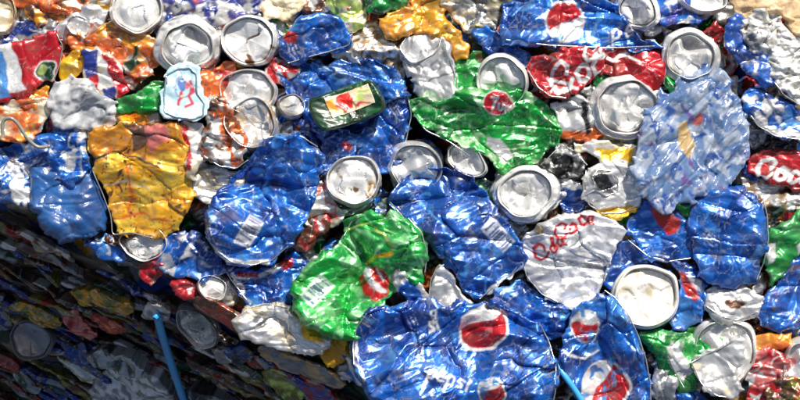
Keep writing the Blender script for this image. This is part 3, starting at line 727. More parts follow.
# large blue can, top
def b7(A):
    A.globe(565,21,21,-.6,rf=.1); A.line([(584,42),(594,34),(600,20),(598,4)], 1.4, 'sky'); A.spots(6,.66,'sky',.2,8); A.text('p',612,40,-.2,16,1.2,'white'); A.text('e',626,37,-.2,14,1.1,'white')
K('crushed_can', 'large blue can with red and white round emblem at the top edge', 'can', [(500,4),(516,0),(545,-10),(600,-12),(614,2),(624,22),(640,34),(662,44),(650,48),(610,49),(580,48),(548,47),(520,45),(504,41)],
  bluecan(b7), z=24, T=9, rims=[[(506,40),(548,45.5),(580,46.5),(612,47.5),(655,46)]], smooth=0, **big, **G)
K('crushed_can', 'purple blue can at the top edge between two bright can ends', 'can', [(652,-14),(684,-14),(694,8),(706,18),(700,26),(678,24),(660,28),(648,14)],
  plain('blue','purple', 0, .7, 9, lambda A: A.spots(7,.6,'white',.3,2)), z=14, T=9, **G)
# red script cans
def coke1(A):
    A.text('Coca',553,96,-.42,27,2.1,'white',.25); A.text('Co',585,62,-.3,16,1.5,'white',.2)
    A.line([(548,78),(560,84),(576,88)], 1.6, 'white')
K('crushed_can', 'red can with white script wrinkled below the large blue emblem can', 'can', [(524,66),(540,58),(560,50),(582,47),(604,49),(608,60),(598,74),(590,86),(576,92),(566,99),(550,96),(536,86)],
  plain('red','red2', 0, .5, 14, coke1), z=26, T=9, res=.8, crush=dict(size=22, amp=6), rims=[[(528,70),(538,87),(550,96),(566,98)]], **G)
K('crushed_can', 'red can with part of white script joining the silver lid on its right', 'can', [(588,50),(612,48),(640,48),(660,50),(666,66),(664,84),(656,91),(640,84),(622,80),(602,76)],
  plain('red','red2', 0, .5, 14, lambda A: A.line([(600,52),(612,60),(628,52),(640,62)],1.5,'white')), z=22, T=9, res=1, rims=[[(662,52),(666,66),(664,84)]], **G)
K('crushed_can', 'silver inside of a torn can below the red script can', 'can', [(562,98),(578,90),(594,84),(600,92),(592,106),(574,108)],
  plain('silver','dark', .7, .2, 6), kind='foil', z=14, T=8, crush=dict(size=10, amp=6), **G)
K('crushed_can', 'small dark green scrap between the red script can and the large silver end', 'can scrap', [(592,74),(610,68),(622,76),(606,86),(594,92)],
  plain('green2','dkgreen', 0, .6, 9), z=16, T=6, **G)
K('crushed_can', 'red scrap in the dark gap right of the swirl dented silver lid', 'can scrap', [(700,32),(716,20),(724,26),(722,42),(708,44)],
  plain('red','red2', 0, .4, 9), z=12, T=6, **G)
K('crushed_can', 'small green scrap under the swirl dented silver lid', 'can scrap', [(660,78),(676,76),(686,86),(676,94),(662,88)],
  plain('green','green2', 0, .4, 9), z=22, T=6, **G)
# upper right
K('crushed_can', 'blue can folded round crumpled white foil in the upper right', 'can', [(724,20),(736,12),(748,22),(752,40),(770,62),(776,84),(764,88),(750,74),(734,60),(726,42)],
  bluecan(lambda A: A.spots(7,.6,'silver',.5,2), b1='2a58b0'), z=30, T=9, **G)
K('crumpled_foil', 'grainy white crumpled foil with a grey hollow in the upper right', 'foil', [(742,26),(752,14),(768,12),(786,26),(800,40),(814,56),(814,110),(798,104),(782,94),(772,78),(760,60),(746,46)],
  plain('white','b8b6b0', .3, 0, 5, lambda A: A.disc(752,44,10,'grey',7,rot=.7), lambda A: A.spots(4,.72,'brown',0,1)), kind='foil', z=28, T=14, res=1, crush=dict(size=13, amp=9), rims=[[(774,82),(784,95),(800,105),(812,110)]], **G)
K('cardboard_scrap', 'wrinkled beige cardboard in the top right corner', 'cardboard', [(732,-14),(814,-14),(814,44),(800,38),(788,26),(772,10),(754,12),(740,20),(732,6)],
  plain('dcc4a0','c0a47c', 0, 0, 16), kind='paper', z=14, T=10, crush=dict(size=20, amp=6), **G)
K('crushed_can', 'blue can with white bottom edge under the grainy white foil on the right', 'can', [(744,92),(760,86),(778,98),(796,108),(814,116),(814,142),(796,140),(774,136),(758,126),(746,110)],
  bluecan(lambda A: A.spots(8,.56,'white',.2,2), lambda A: A.line([(752,120),(774,131),(812,137)], 2.6, 'white', .6)), z=26, T=9, rims=[[(748,112),(758,126),(776,136),(812,141)]], res=1, **G)
K('crushed_can', 'red can with white script letters at the right edge', 'can', [(750,160),(762,150),(784,150),(814,156),(814,188),(796,190),(776,184),(760,178),(750,172)],
  plain('red','red2', 0, .3, 16, lambda A: A.text('Coca',755,176,.17,19,2.0,'white',.2)), z=14, T=9, res=.8, crush=dict(size=26, amp=4), **G)
K('crushed_can', 'pale crumpled can with brown hollow below the red script can at the right', 'can', [(742,182),(756,176),(776,184),(800,190),(814,192),(814,214),(790,212),(770,212),(752,200)],
  plain('silver','tan', .6, .2, 8, lambda A: A.spots(7,.62,'brown',.1,3)), kind='foil', z=10, T=9, crush=dict(size=14, amp=7), **G)
def clear(A):
    A.spots(7,.66,'3a62b4',0,7); A.spots(4,.68,'e8eef8',0,9); A.poly([(676,124),(686,120),(694,134),(696,152),(690,162),(680,150)], 'd8b880'); A.spots(9,.7,'7a64a8',0,4); A.disc(697,120,4,'pink',6)
K('plastic_bundle', 'crinkled translucent pale blue bundle with a tan oval mark at the right', 'plastic', [(632,150),(636,128),(648,112),(660,96),(676,86),(690,72),(704,62),(718,66),(730,80),(742,96),(748,118),(756,142),(748,160),(738,176),(722,190),(700,196),(684,206),(662,210),(644,200),(634,180)],
  plain('6f90c0','b4c2d8', 0, 0, 7, clear), kind='clear', z=30, T=9, edge=8, res=.95, crush=dict(size=17, amp=6.5, aniso=3, ang=.9), rough=2, **G)
K('crushed_can', 'yellow and white striped can between the large silver end and the open white can', 'can', [(572,140),(600,142),(634,144),(640,154),(634,163),(606,163),(590,158),(576,152)],
  plain('white','cream', .3, .3, 10, lambda A: A.poly([(594,147),(634,147),(632,161),(602,161)],'yellow')), z=22, T=8, **G)
K('crushed_can', 'white can with orange lower edge under the red script can', 'can', [(550,106),(566,100),(588,98),(600,112),(606,132),(598,140),(576,142),(560,136)],
  plain('white','silver', .3, .3, 10, lambda A: A.poly([(560,130),(606,128),(604,144),(562,142)],'orange'), lambda A: A.poly([(580,100),(586,98),(592,132),(586,134)],'dark')), z=18, T=9, crush=dict(size=20, amp=6), **G)
K('torn_can', 'dark torn open can end between the green can and the open white can', 'can', [(536,170),(548,158),(562,142),(574,150),(586,164),(588,180),(578,186),(560,180),(544,176)],
  plain('silver','dark', .7, .2, 6, lambda A: A.disc(562,163,13,'dark',10)), kind='foil', z=20, T=9, crush=dict(size=11, amp=9), rims=[[(536,170),(549,157),(562,144),(575,152),(587,165)]], **G)
K('open_can', 'white open can with torn dark mouth and yellow lower rim', 'can', [(584,166),(596,160),(622,162),(634,172),(642,190),(640,208),(624,216),(602,218),(588,206),(584,186)],
  plain('white','e8e8e4', .25, .3, 12, lambda A: A.disc(604,182,15,'grey',11,rot=.6), lambda A: A.disc(604,183,10,'dark',7,rot=.6), lambda A: A.poly([(586,204),(600,212),(642,204),(640,222),(596,224)],'yellow')), z=26, T=9, res=.95, crush=dict(size=20, amp=7),
  rims=[[(586,170),(585,186),(589,204),(602,213),(622,213),(640,205)], dict(p=[(592,176),(598,170),(610,171),(618,180),(617,192),(606,196),(595,190),(592,178)], name='torn_mouth_edge')], **G)
K('crushed_can', 'blue and white scrap between the silver pull tab end and the open white can', 'can scrap', [(554,176),(572,180),(586,186),(588,204),(574,214),(560,206),(554,192)],
  bluecan(lambda A: A.spots(6,.58,'white',.3,2)), z=12, T=8, **G)
# central blue cans
def b5(A):
    A.barcode(249,232,31,17,-1.06); A.spots(12,.7,'sky',.2,9); A.line([(212,246),(226,258),(246,264),(266,262)],2.0,'white',.6); A.text('s',214,222,-.8,14,1.2,'sky'); A.text('i',224,212,-.8,14,1.2,'sky')
K('crushed_can', 'large blue can with upright barcode, right of the yellow can', 'can', [(203,214),(214,200),(226,186),(240,168),(254,150),(268,138),(284,133),(302,136),(318,146),(324,164),(320,184),(310,206),(300,228),(288,248),(272,262),(252,267),(232,264),(214,250),(205,232)],
  bluecan(b5), z=28, T=11, rims=[[(206,236),(216,250),(232,262),(252,265),(272,260),(288,246)], [(268,138),(284,134),(302,137),(318,147)]], smooth=0, **big, **G)
K('crushed_can', 'blue and white crumpled can below the yellow can', 'can', [(150,262),(160,246),(176,234),(190,230),(204,240),(216,254),(226,268),(214,278),(190,278),(166,276)],
  bluecan(lambda A: A.spots(9,.6,'white',.4,1)), z=12, T=9, **G)
K('crushed_can', 'small blue and white can on the shaded edge under the smooth blue bundle', 'can', [(84,242),(98,236),(110,234),(118,246),(124,260),(110,264),(96,256)],
  bluecan(lambda A: A.spots(8,.58,'white',.3,2)), z=0, T=8, **G)
def b14(A):
    A.line([(232,278),(254,280),(270,272),(276,266)], 2.2, 'white', .4); A.poly([(234,270),(256,272),(258,280),(236,278)], 'red'); A.line([(222,262),(240,286),(252,304)], 1.2, 'white', .8); A.poly([(278,262),(290,258),(292,266),(282,270)],'red')
K('crushed_can', 'blue can with red and white bands below the large blue can with upright barcode', 'can', [(218,262),(236,268),(258,270),(280,262),(292,252),(306,256),(312,272),(304,292),(296,306),(276,312),(258,310),(244,298),(230,280)],
  bluecan(b14), z=10, T=9, res=.95, crush=dict(size=20, amp=7), rims=[[(220,263),(232,281),(246,299),(258,308)]], **G)
K('crushed_can', 'dented bright red can scrap on the crest of the bale', 'can scrap', [(166,282),(182,280),(196,282),(198,296),(186,300),(172,294)],
  plain('red','red2', 0, .3), z=6, T=8, **G)
lidcan('creased silver can end right of the bright red scrap', 212, 288, 15, 12, 20, z=18, col='silver', col2='cream', off=(14,6), style='top', dent=4, bz=4)
K('crushed_can', 'red and dark brown can wedged between the two large blue cans', 'can', [(286,236),(298,224),(310,214),(324,206),(330,224),(320,240),(308,250),(294,256)],
  plain('brown','red', .1, .6, 8, lambda A: A.spots(8,.6,'silver',.8,2)), z=14, T=9, **G)
K('crushed_can', 'creased silver and cream can left of the tan stained round end', 'can', [(302,214),(312,196),(322,180),(330,190),(336,206),(348,214),(340,228),(322,226),(308,228)],
  plain('silver','cream', .7, .3, 8, lambda A: A.spots(8,.66,'pink',.2,1)), kind='foil', z=20, T=8, crush=dict(size=16, amp=6), **G)
def b4(A): A.barcode(498,235,34,17,.82,'e8eef8'); A.spots(7,.7,'sky',.2,9); A.poly([(482,300),(496,284),(522,264),(524,272),(504,292),(490,302)],'white',.5); A.line([(400,190),(420,200),(446,232)],.9,'sky'); A.text('p',420,196,.8,12,1,'sky')
K('crushed_can', 'large deep blue can with slanted barcode in the middle of the bale', 'can', [(388,200),(396,184),(412,172),(432,166),(452,170),(474,180),(492,198),(506,222),(520,242),(524,262),(510,278),(494,294),(480,301),(466,288),(452,270),(434,252),(418,234),(402,216)],
  bluecan(b4, b1='1753a6', b2='0d3880'), z=30, T=10, rims=[[(480,299),(495,286),(510,276),(522,262)], [(390,202),(404,218),(420,236)]], smooth=0, **big, **G)
# red-lettered white can
def wh(A):
    A.text('C',556,240,-.25,15,1.5,'red'); A.text('o',569,233,-.2,14,1.5,'red'); A.text('c',578,226,-.1,14,1.4,'red'); A.text('a',586,224,0,13,1.3,'red')
    A.text('Co',538,262,-.5,15,1.4,'red'); A.text('la',553,250,-.4,13,1.3,'red')
    A.line([(570,246),(576,238),(580,246),(586,236),(592,242)], .9, 'grey', .5); A.line([(572,252),(600,262),(612,264)], .7, 'grey', .6); A.disc(538,228,6,'tan',4)
K('crushed_can', 'crumpled white can with red lettering right of the deep blue can', 'can', [(520,246),(528,232),(540,224),(556,216),(576,213),(596,214),(612,220),(626,228),(618,244),(610,264),(604,284),(594,304),(574,308),(556,302),(540,294),(526,276)],
  plain('e8e8ea','cfcfd0', .3, 0, 10, wh), z=27, T=9, res=.85, crush=dict(size=26, amp=9), rims=[[(522,262),(528,278),(542,294),(558,302)], [(617,244),(609,264),(603,284),(595,302)]], **G)
# green can, centre
def g1(A):
    A.spots(9,.6,'8ad890',.3,2); A.barcode(317,291,30,19,-.8,'d0f0d0'); A.disc(374,285,15.5,'c8281e'); A.line([(366,272),(372,284),(384,290)],3,'white'); A.line([(378,272),(384,282)],1.2,'white')
    A.line([(368,264),(378,256),(392,254)], 2.2, 'yellow'); A.line([(346,232),(362,224),(386,232),(394,250)], .9, 'lgreen'); A.line([(398,222),(414,244),(420,268)], 1, '8ad890')
K('crushed_can', 'bright green can with red round badge and barcode, curled over the crest', 'can', [(290,302),(296,278),(306,264),(322,256),(336,244),(343,232),(345,221),(358,213),(372,210),(384,214),(398,213),(411,220),(422,232),(428,249),(427,268),(421,284),(411,287),(402,276),(394,277),(397,288),(390,298),(378,305),(371,307),(369,324),(362,339),(346,338),(330,337),(312,331),(300,319)],
  plain('green','20a848', .1, .6, 12, g1), z=28, T=11, rims=[[(408,218),(421,232),(427,252),(425,272)], [(344,236),(352,221),(367,213)]], smooth=0, **big, **G)
K('crushed_can', 'small silver and blue torn piece right of the red badge on the bright green can', 'can scrap', [(392,270),(402,262),(410,272),(420,284),(428,298),(412,304),(398,294)],
  plain('white','grey', .7, 0, 9, lambda A: A.poly([(400,284),(416,280),(424,300),(404,302)],'blue')), kind='foil', z=36, T=7, crush=dict(size=12, amp=5), **G)
K('can_flap', 'upright torn silver flap between the bright green can and the deep blue can', 'can flap', [(428,300),(430,280),(436,266),(444,264),(452,276),(462,292),(474,302),(466,312),(444,308)],
  plain('silver','white', .9, 0, 12), kind='aluminium', z=30, T=9, crush=dict(size=24, amp=4), rims=[[(429,300),(431,280),(437,267),(444,265)]], **G)
# right centre
K('crushed_can', 'blue can with a red patch below the crinkled pale bundle', 'can', [(626,226),(634,212),(648,204),(668,206),(684,214),(696,228),(702,246),(692,260),(668,264),(648,260),(632,246)],
  bluecan(lambda A: A.poly([(647,204),(658,206),(680,216),(678,228),(668,235),(658,226)],'c03028')), z=18, T=10, rims=[[(628,240),(648,256),(668,261),(692,258)]], res=1, **G)
K('crushed_can', 'big glossy blue can bulging near the right edge', 'can', [(690,204),(704,190),(722,184),(742,186),(760,196),(766,216),(768,240),(764,262),(756,280),(738,288),(718,288),(702,276),(694,256),(690,232)],
  bluecan(lambda A: A.spots(14,.68,'sky',.3,9), wear=.6), z=26, T=14, edge=10, bulge=6, res=.95, crush=dict(size=30, amp=7), rims=[[(763,198),(767,216),(768,240),(764,262),(757,280)]], **G)
K('crushed_can', 'narrow blue can with red stripe right of the cream can end', 'can', [(672,258),(688,262),(702,276),(708,296),(706,316),(694,330),(676,334),(668,318),(680,300),(680,280)],
  bluecan(lambda A: A.poly([(680,270),(688,272),(698,298),(692,304),(686,296)],'b83430'), lambda A: A.poly([(688,270),(700,280),(702,292),(694,288)],'white')), z=20, T=9, res=1, **G)
K('crushed_can', 'blue crumpled can squeezed between the white lettered can and the cream can end', 'can', [(600,262),(612,244),(630,238),(648,248),(652,266),(632,276),(618,296),(604,290)],
  bluecan(), z=14, T=8, **G)
K('crushed_can', 'green and white torn can at the right edge beside the glossy blue can', 'can', [(764,242),(776,226),(792,216),(814,204),(814,236),(800,252),(788,262),(780,280),(772,290),(766,268)],
  plain('3a9a50','green2', .1, .6, 9, lambda A: A.poly([(762,246),(774,240),(778,254),(768,262)],'white'), lambda A: A.poly([(796,246),(814,230),(814,260),(800,256)],'white')), z=18, T=9, **G)
K('crushed_can', 'blue crumpled can at the lower right edge above the orange piece', 'can', [(758,322),(762,300),(774,284),(784,268),(796,252),(814,246),(814,312),(800,326),(784,334),(768,332)],
  bluecan(lambda A: A.spots(8,.64,'brown',0,2)), z=16, T=10, **G)
K('crushed_can', 'crushed silver can with brown hollow above the folded silver lid', 'can', [(704,290),(722,284),(744,284),(762,296),(762,314),(748,322),(728,326),(712,320),(704,306)],
  plain('silver','white', .6, .2, 8, lambda A: A.disc(734,303,12,'brown',5,rot=.1)), kind='foil', z=24, T=8, crush=dict(size=18, amp=6), rims=[[(706,306),(720,316),(736,320),(758,312)]], **G)
K('crushed_can', 'orange folded can scrap at the right between blue and red cans', 'can scrap', [(754,338),(768,332),(784,334),(794,330),(792,346),(774,350),(758,352)],
  plain('orange','amber', 0, .3), z=20, T=7, **G)
K('crushed_can', 'red and white speckled can in the lower right corner', 'can', [(744,352),(760,348),(778,350),(790,362),(786,384),(776,414),(742,414),(748,390),(752,372)],
  plain('red','pink', 0, .2, 8, lambda A: A.spots(6,.54,'white',.2,2)), z=18, T=9, res=1, **G)
lidcan('bent silver ring of a can at the lower right edge', 800, 366, 17, 26, 10, z=24, col='olive', col2='brown', off=(-4,10), dent=5, style='top', gloss=.6)
K('crushed_can', 'brown and olive mangled can in the very bottom right corner', 'can', [(770,386),(784,376),(814,372),(814,414),(768,414)],
  plain('brown','olive', .1, .6, 6, lambda A: A.spots(6,.66,'red',.1,2)), z=22, T=8, crush=dict(size=12, amp=7), **G)
# lower middle
def b3(A): A.spots(9,.6,'sky',.3,2)
K('crushed_can', 'blue crumpled can between the white lettered can and the two emblem cans', 'can', [(484,302),(498,290),(516,280),(532,284),(548,298),(566,302),(580,300),(574,320),(562,336),(544,338),(528,322),(506,314)],
  bluecan(b3), z=20, T=9, res=1, crush=dict(size=20, amp=7), **G)
def b1(A):
    A.globe(483,328,26,2.6,ry=23,rf=.3); A.globe(491,391,14.5,2.5); A.spots(7,.7,'sky',.2,9)
    A.text('p',424,378,.22,15,1.3,'white',.1); A.text('e',435,380,.22,15,1.2,'white',.1); A.text('p',444,383,.22,14,1.2,'white',.1); A.text('s',455,387,.22,14,1.2,'white',.1); A.text('i',464,389,.22,14,1.2,'white',.1)
    A.text('si',430,332,-.3,14,1.3,'white'); A.text('p',432,318,-.3,11,1.1,'white')
    A.line([(357,340),(356,360),(366,380)], 1.5, 'white', .8)
K('crushed_can', 'largest blue can with two round emblems at the bottom of the picture', 'can', [(352,346),(356,326),(366,312),(380,306),(400,308),(416,300),(432,300),(450,306),(474,302),(496,308),(520,316),(540,322),(550,342),(556,364),(556,388),(552,414),(396,414),(376,402),(362,384),(354,366)],
  bluecan(b1), z=32, T=11, res=.8, crush=dict(size=38, amp=15, ang=.5), edge=5, rims=[[(539,322),(549,342),(555,364),(555,388),(551,412)], [(354,364),(353,346),(357,327),(367,313)]], **G)
def b2(A): A.globe(585,326,15,2.9,ry=17); A.globe(606,386,25,1.9); A.spots(8,.64,'sky',.2,9); A.line([(566,352),(582,360),(600,350)],1.2,'white')
K('crushed_can', 'tall blue can with two red emblems right of the light blue straw', 'can', [(556,358),(564,342),(568,326),(574,308),(588,300),(604,288),(614,296),(626,312),(636,332),(644,356),(650,382),(652,414),(590,414),(578,396),(566,378)],
  bluecan(b2), z=28, T=11, res=.85, crush=dict(size=32, amp=13, ang=1.2), edge=5, rims=[[(604,290),(615,298),(627,314),(637,334),(645,358),(650,384),(651,412)]], **G)
K('crushed_can', 'narrow blue and silver can left of the largest blue can on the crest', 'can', [(344,342),(354,336),(366,352),(372,372),(386,396),(374,398),(356,384),(346,364)],
  bluecan(lambda A: A.line([(347,344),(350,364),(360,382)],2.2,'white',.6)), z=18, T=8, **G)
K('crushed_can', 'cream and silver can with yellow end lying on the crest of the bale', 'can', [(234,318),(248,306),(268,302),(288,306),(304,316),(322,330),(334,342),(326,352),(308,356),(284,352),(260,346),(242,336)],
  plain('white','cream', .5, .4, 12, lambda A: A.disc(263,320,12,'grey',7,rot=.3), lambda A: A.poly([(296,308),(312,318),(324,344),(306,340),(300,324)],'yellow')), z=16, T=10, res=1, crush=dict(size=20, amp=6), rims=[[(236,320),(249,308),(268,304),(288,308)]], **G)
K('crushed_can', 'small crumpled yellow can under the bright green can', 'can scrap', [(316,342),(330,336),(346,340),(350,356),(340,368),(324,362)],
  plain('yellow','yellow2', 0, .4), z=12, T=8, **G)
K('crushed_can', 'green and white can running under the folded silver lid', 'can', [(638,336),(656,332),(684,330),(708,332),(724,340),(712,356),(700,372),(696,396),(680,392),(668,376),(656,356),(644,346)],
  plain('green2','green', .1, .5, 12, lambda A: A.poly([(664,344),(674,340),(692,372),(684,384),(672,366)],'white',.4)), z=22, T=8, res=1, rims=[[(662,346),(672,366),(684,388)]], **G)
lidcan('bent silver lid folded over itself in the lower right', 727, 352, 30, 31, 0, z=30, col='silver', off=(-3,4), dent=3, style='top', gloss=.65, flange=1.1, fold=[(-2.5,.1,.5)])
K('can_flap', 'folded triangular silver panel standing in the bent lid', 'can flap', [(690,362),(704,354),(724,346),(742,334),(746,346),(740,366),(742,388),(730,400),(714,396),(700,384)],
  plain('white','silver', .7, 0, 12, lambda A: A.spots(9,.66,'cream',.2,1)), kind='aluminium', z=32, T=9, crush=dict(size=30, amp=7), rims=[[(691,363),(706,355),(724,347),(741,336)], [(692,364),(702,384),(716,395),(730,398)]], **G)
K('crushed_can', 'upright strip of crumpled silver between the tall blue can and the bent lid', 'can', [(652,360),(664,358),(676,372),(676,392),(674,414),(656,414),(652,388)],
  plain('silver','grey', .8, .1, 7), kind='foil', z=18, T=9, crush=dict(size=13, amp=7, ang=1.4), **G)
K('crushed_can', 'small blue can at the bottom edge left of the bent lid', 'can', [(674,388),(688,386),(702,396),(718,404),(716,416),(674,416)],
  bluecan(), z=16, T=9, **G)

# ---- green tin
def tinart(A):
    P = [(324,99),(368,84),(375,103),(332,119)]
    A.poly(P, 'cream', 0, False); A.spots(5,.6,'d8b888',0,2); A.spots(4,.72,'8a6a40',0,3); A.poly([(337,99),(347,94),(354,100),(352,109),(342,113),(336,108)], 'c8281e'); A.poly([(326,101),(334,98),(338,113),(332,115)], 'amber'); A.line([(356,93),(366,90)], 1.4, 'lgreen'); A.disc(361,99,4,'lgreen'); A.line([(357,107),(370,102)], .8, 'red')
def tin():
    pts = [(307,106),(309,98),(322,94),(348,85),(366,79),(374,81),(380,90),(386,102),(386,110),(372,118),(348,126),(328,132),(319,130),(312,118)]
    z, T = 36, 17
    seed = 9090
    P = np.array([px2top(x, y, z+T) for x, y in pts]); P = chaikin(P, 2)
    sh = Sheet(P, z, T, seed, res=.8, edge=3.2, lip=.55, skirt=16, crush=dict(size=22, amp=4.5, pl=.25), tilt=(0,-.12)); sh.px = True
    root = thing('tin_box', 'small dark green tin with cream label and red picture lying on the blue cans', 'tin', (sh.c[0], sh.c[1], 0), None)
    link('box', sh.mesh('box', lambda X, Y: (lambda A: (A.spots(7,.6,'2a6038',0,1), A.spots(4,.7,'4a6a50',0,5))[1])(Art(X, Y, 'dkgreen', '0e2a18', seed, 0)), 'plastic'), root)
    L = np.array([px2top(x, y, z+T) for x, y in [(324,99),(368,84),(375,103),(332,119)]])
    s2 = Sheet(outline(L, 5, .3, 0), z+1.0, T, seed, res=.7, edge=1, lip=1, skirt=1, crush=dict(size=22, amp=4.5, pl=.25), tilt=(0,-.12)); s2.px = True
    s2.c2 = s2.c
    # the label follows the face of the tin
    H0 = sh.height
    s2.height = lambda a, b, d=None: H0(a, b)+.7
    me = s2.mesh('paper_label', lambda X, Y: (lambda A: (tinart(A), A)[1])(Art(X, Y, 'cream', None, seed, 0)), 'plastic')
    o = link('paper_label', me, root); o.location = Vector((s2.c[0]-sh.c[0], s2.c[1]-sh.c[1], 0))*MM
    R = [(311,99),(324,94.5),(348,86),(366,80.5),(373,82),(380,92),(385,103)]
    pts3 = []
    for x, y in R:
        a, b = px2top(x, y, z+T); pts3.append((a-sh.c[0], b-sh.c[1], z+T*.75-.12*(b-sh.c[1])))
    tube('seam', pts3, .8, 'plastic', '1c5030', root, bare=0)
tin()

# ---- straws
def straw(name, label, pts, rad, col, top=True, hcol=None):
    q = []
    for x, y, z in pts:
        a, b = px2top(x, y, z); q.append(np.array([a, b, z]))
    c = q[0]
    root_me = None
    P = [p-c for p in q]
    o = tube(name, P, rad, 'plastic', col, None, bare=0, n=8)
    o.location = Vector(c)*MM
    tag(o, label, 'straw'); THINGS.append(o)
# height of the side face under a photo position
def side_z(px, py, h=0):
    a, b = px2side(px, py, h); p = E0+e1*a-e2*b*-1*-1
    return (E0+e1*a+(-e2)*b+e3*h)
def side_straw(name, label, pts, rad, col):
    q = [side_z(x, y, h) for x, y, h in pts]; c = q[0]
    o = tube(name, [p-c for p in q], rad, 'plastic', col, None, bare=0); o.location = Vector(c)*MM
    tag(o, label, 'straw'); THINGS.append(o)
side_straw('drinking_straw', 'light blue straight straw hanging down the shaded side of the bale', [(157,316,16),(163,338,20),(172,366,24),(181,392,28),(188,412,30)], 4.2, '3a96d0')
straw('drinking_straw', 'light blue straw poking out between the two largest emblem cans', [(552,358,36),(564,375,44),(576,392,42),(588,412,38)], 3.1, '38a4e0')
straw('drinking_straw', 'bent pale grey straw lying over the pale orange can at the left', [(3,136,38),(3,122,39),(10,118,41),(18,124,40),(27,138,38),(38,147,36),(50,146,35)], 1.8, '7c7e74')
# ------------------------------------------------------------------ the shaded side: layers of cans seen edge on
GS = 'crushed things on the shaded side of the bale'
lidcan('round grey can bottom facing out of the dark layers at the lower left', 30, 340, 24, 21, 0, z=26, side=True, col='dark', col2='grey', off=(0,0), dent=.8, gloss=.3, dish=5, flange=1.04, bT=4, panel='grey', tilt=(0,-1.3))
lidcan('oval squashed can end with crumpled middle, right of the hanging straw', 196, 328, 25, 17, 20, z=9, side=True, col='dark', col2='grey', off=(8,2), dent=7, gloss=.6, panel='silver', style='top', tilt=(0,-.9), bT=4)
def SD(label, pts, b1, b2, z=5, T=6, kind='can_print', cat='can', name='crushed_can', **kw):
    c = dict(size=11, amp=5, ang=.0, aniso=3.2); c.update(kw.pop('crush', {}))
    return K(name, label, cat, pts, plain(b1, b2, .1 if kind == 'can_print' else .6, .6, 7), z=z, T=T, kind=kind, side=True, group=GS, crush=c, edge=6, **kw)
SD('crumpled clear grey plastic at the bottom edge left of the hanging straw', [(92,388),(100,372),(116,362),(140,358),(160,366),(176,380),(184,412),(96,412)], 'd4d8dc', '70767a', z=8, T=12, kind='film', cat='plastic', name='crumpled_plastic', crush=dict(size=15, amp=5, aniso=1.4), skirt=2)
SD('crinkled grey foil in the dark side just above the clear plastic', [(90,350),(100,344),(120,346),(138,352),(152,362),(140,368),(118,362),(98,364)], 'a8b0b4', '40484c', z=12, T=10, kind='foil', cat='foil', name='crumpled_foil', crush=dict(size=10, amp=7, aniso=1.6))
SD('crumpled foil in shade right of the hanging straw at the bottom edge', [(186,384),(204,380),(224,390),(246,412),(190,412)], '808890', '303438', z=10, T=9, kind='foil', cat='foil', name='crumpled_foil', crush=dict(size=10, amp=7, aniso=1.6))
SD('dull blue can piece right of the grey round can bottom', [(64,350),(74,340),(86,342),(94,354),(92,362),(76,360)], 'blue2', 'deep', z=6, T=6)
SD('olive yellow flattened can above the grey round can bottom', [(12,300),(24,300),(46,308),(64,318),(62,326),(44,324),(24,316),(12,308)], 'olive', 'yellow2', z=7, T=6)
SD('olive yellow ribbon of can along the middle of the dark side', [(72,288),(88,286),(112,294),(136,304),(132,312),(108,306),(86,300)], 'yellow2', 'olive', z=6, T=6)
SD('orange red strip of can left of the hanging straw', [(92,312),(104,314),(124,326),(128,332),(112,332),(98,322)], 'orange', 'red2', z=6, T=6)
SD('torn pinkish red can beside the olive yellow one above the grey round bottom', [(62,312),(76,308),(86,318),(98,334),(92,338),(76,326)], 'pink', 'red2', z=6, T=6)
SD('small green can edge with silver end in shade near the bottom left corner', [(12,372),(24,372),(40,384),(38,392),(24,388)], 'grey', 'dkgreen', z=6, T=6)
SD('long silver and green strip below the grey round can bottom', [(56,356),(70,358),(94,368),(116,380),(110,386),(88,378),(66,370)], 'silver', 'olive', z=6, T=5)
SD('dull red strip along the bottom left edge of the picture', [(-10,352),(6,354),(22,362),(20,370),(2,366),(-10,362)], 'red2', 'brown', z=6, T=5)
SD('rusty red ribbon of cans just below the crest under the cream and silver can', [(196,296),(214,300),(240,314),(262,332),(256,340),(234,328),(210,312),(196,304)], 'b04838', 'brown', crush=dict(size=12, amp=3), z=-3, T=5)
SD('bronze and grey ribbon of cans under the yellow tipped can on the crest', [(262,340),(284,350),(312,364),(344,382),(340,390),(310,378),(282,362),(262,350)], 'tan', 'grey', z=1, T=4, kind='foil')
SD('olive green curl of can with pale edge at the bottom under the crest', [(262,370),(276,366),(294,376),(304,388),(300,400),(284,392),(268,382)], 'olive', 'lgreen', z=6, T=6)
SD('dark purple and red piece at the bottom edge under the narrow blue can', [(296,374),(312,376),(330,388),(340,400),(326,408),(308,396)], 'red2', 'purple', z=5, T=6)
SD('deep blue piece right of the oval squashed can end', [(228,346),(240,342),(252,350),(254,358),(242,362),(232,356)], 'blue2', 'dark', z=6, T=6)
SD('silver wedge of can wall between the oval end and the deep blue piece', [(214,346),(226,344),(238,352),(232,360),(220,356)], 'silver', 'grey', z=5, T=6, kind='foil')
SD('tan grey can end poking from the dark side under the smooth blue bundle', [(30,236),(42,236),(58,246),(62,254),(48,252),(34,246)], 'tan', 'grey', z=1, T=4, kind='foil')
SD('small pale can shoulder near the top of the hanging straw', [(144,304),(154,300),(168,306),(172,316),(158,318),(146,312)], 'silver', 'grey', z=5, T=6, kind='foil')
SD('grey blue wall of a can at the far left below the crest', [(-8,296),(4,292),(12,304),(14,322),(2,326),(-8,318)], 'grey', 'deep', z=5, T=6, kind='foil')
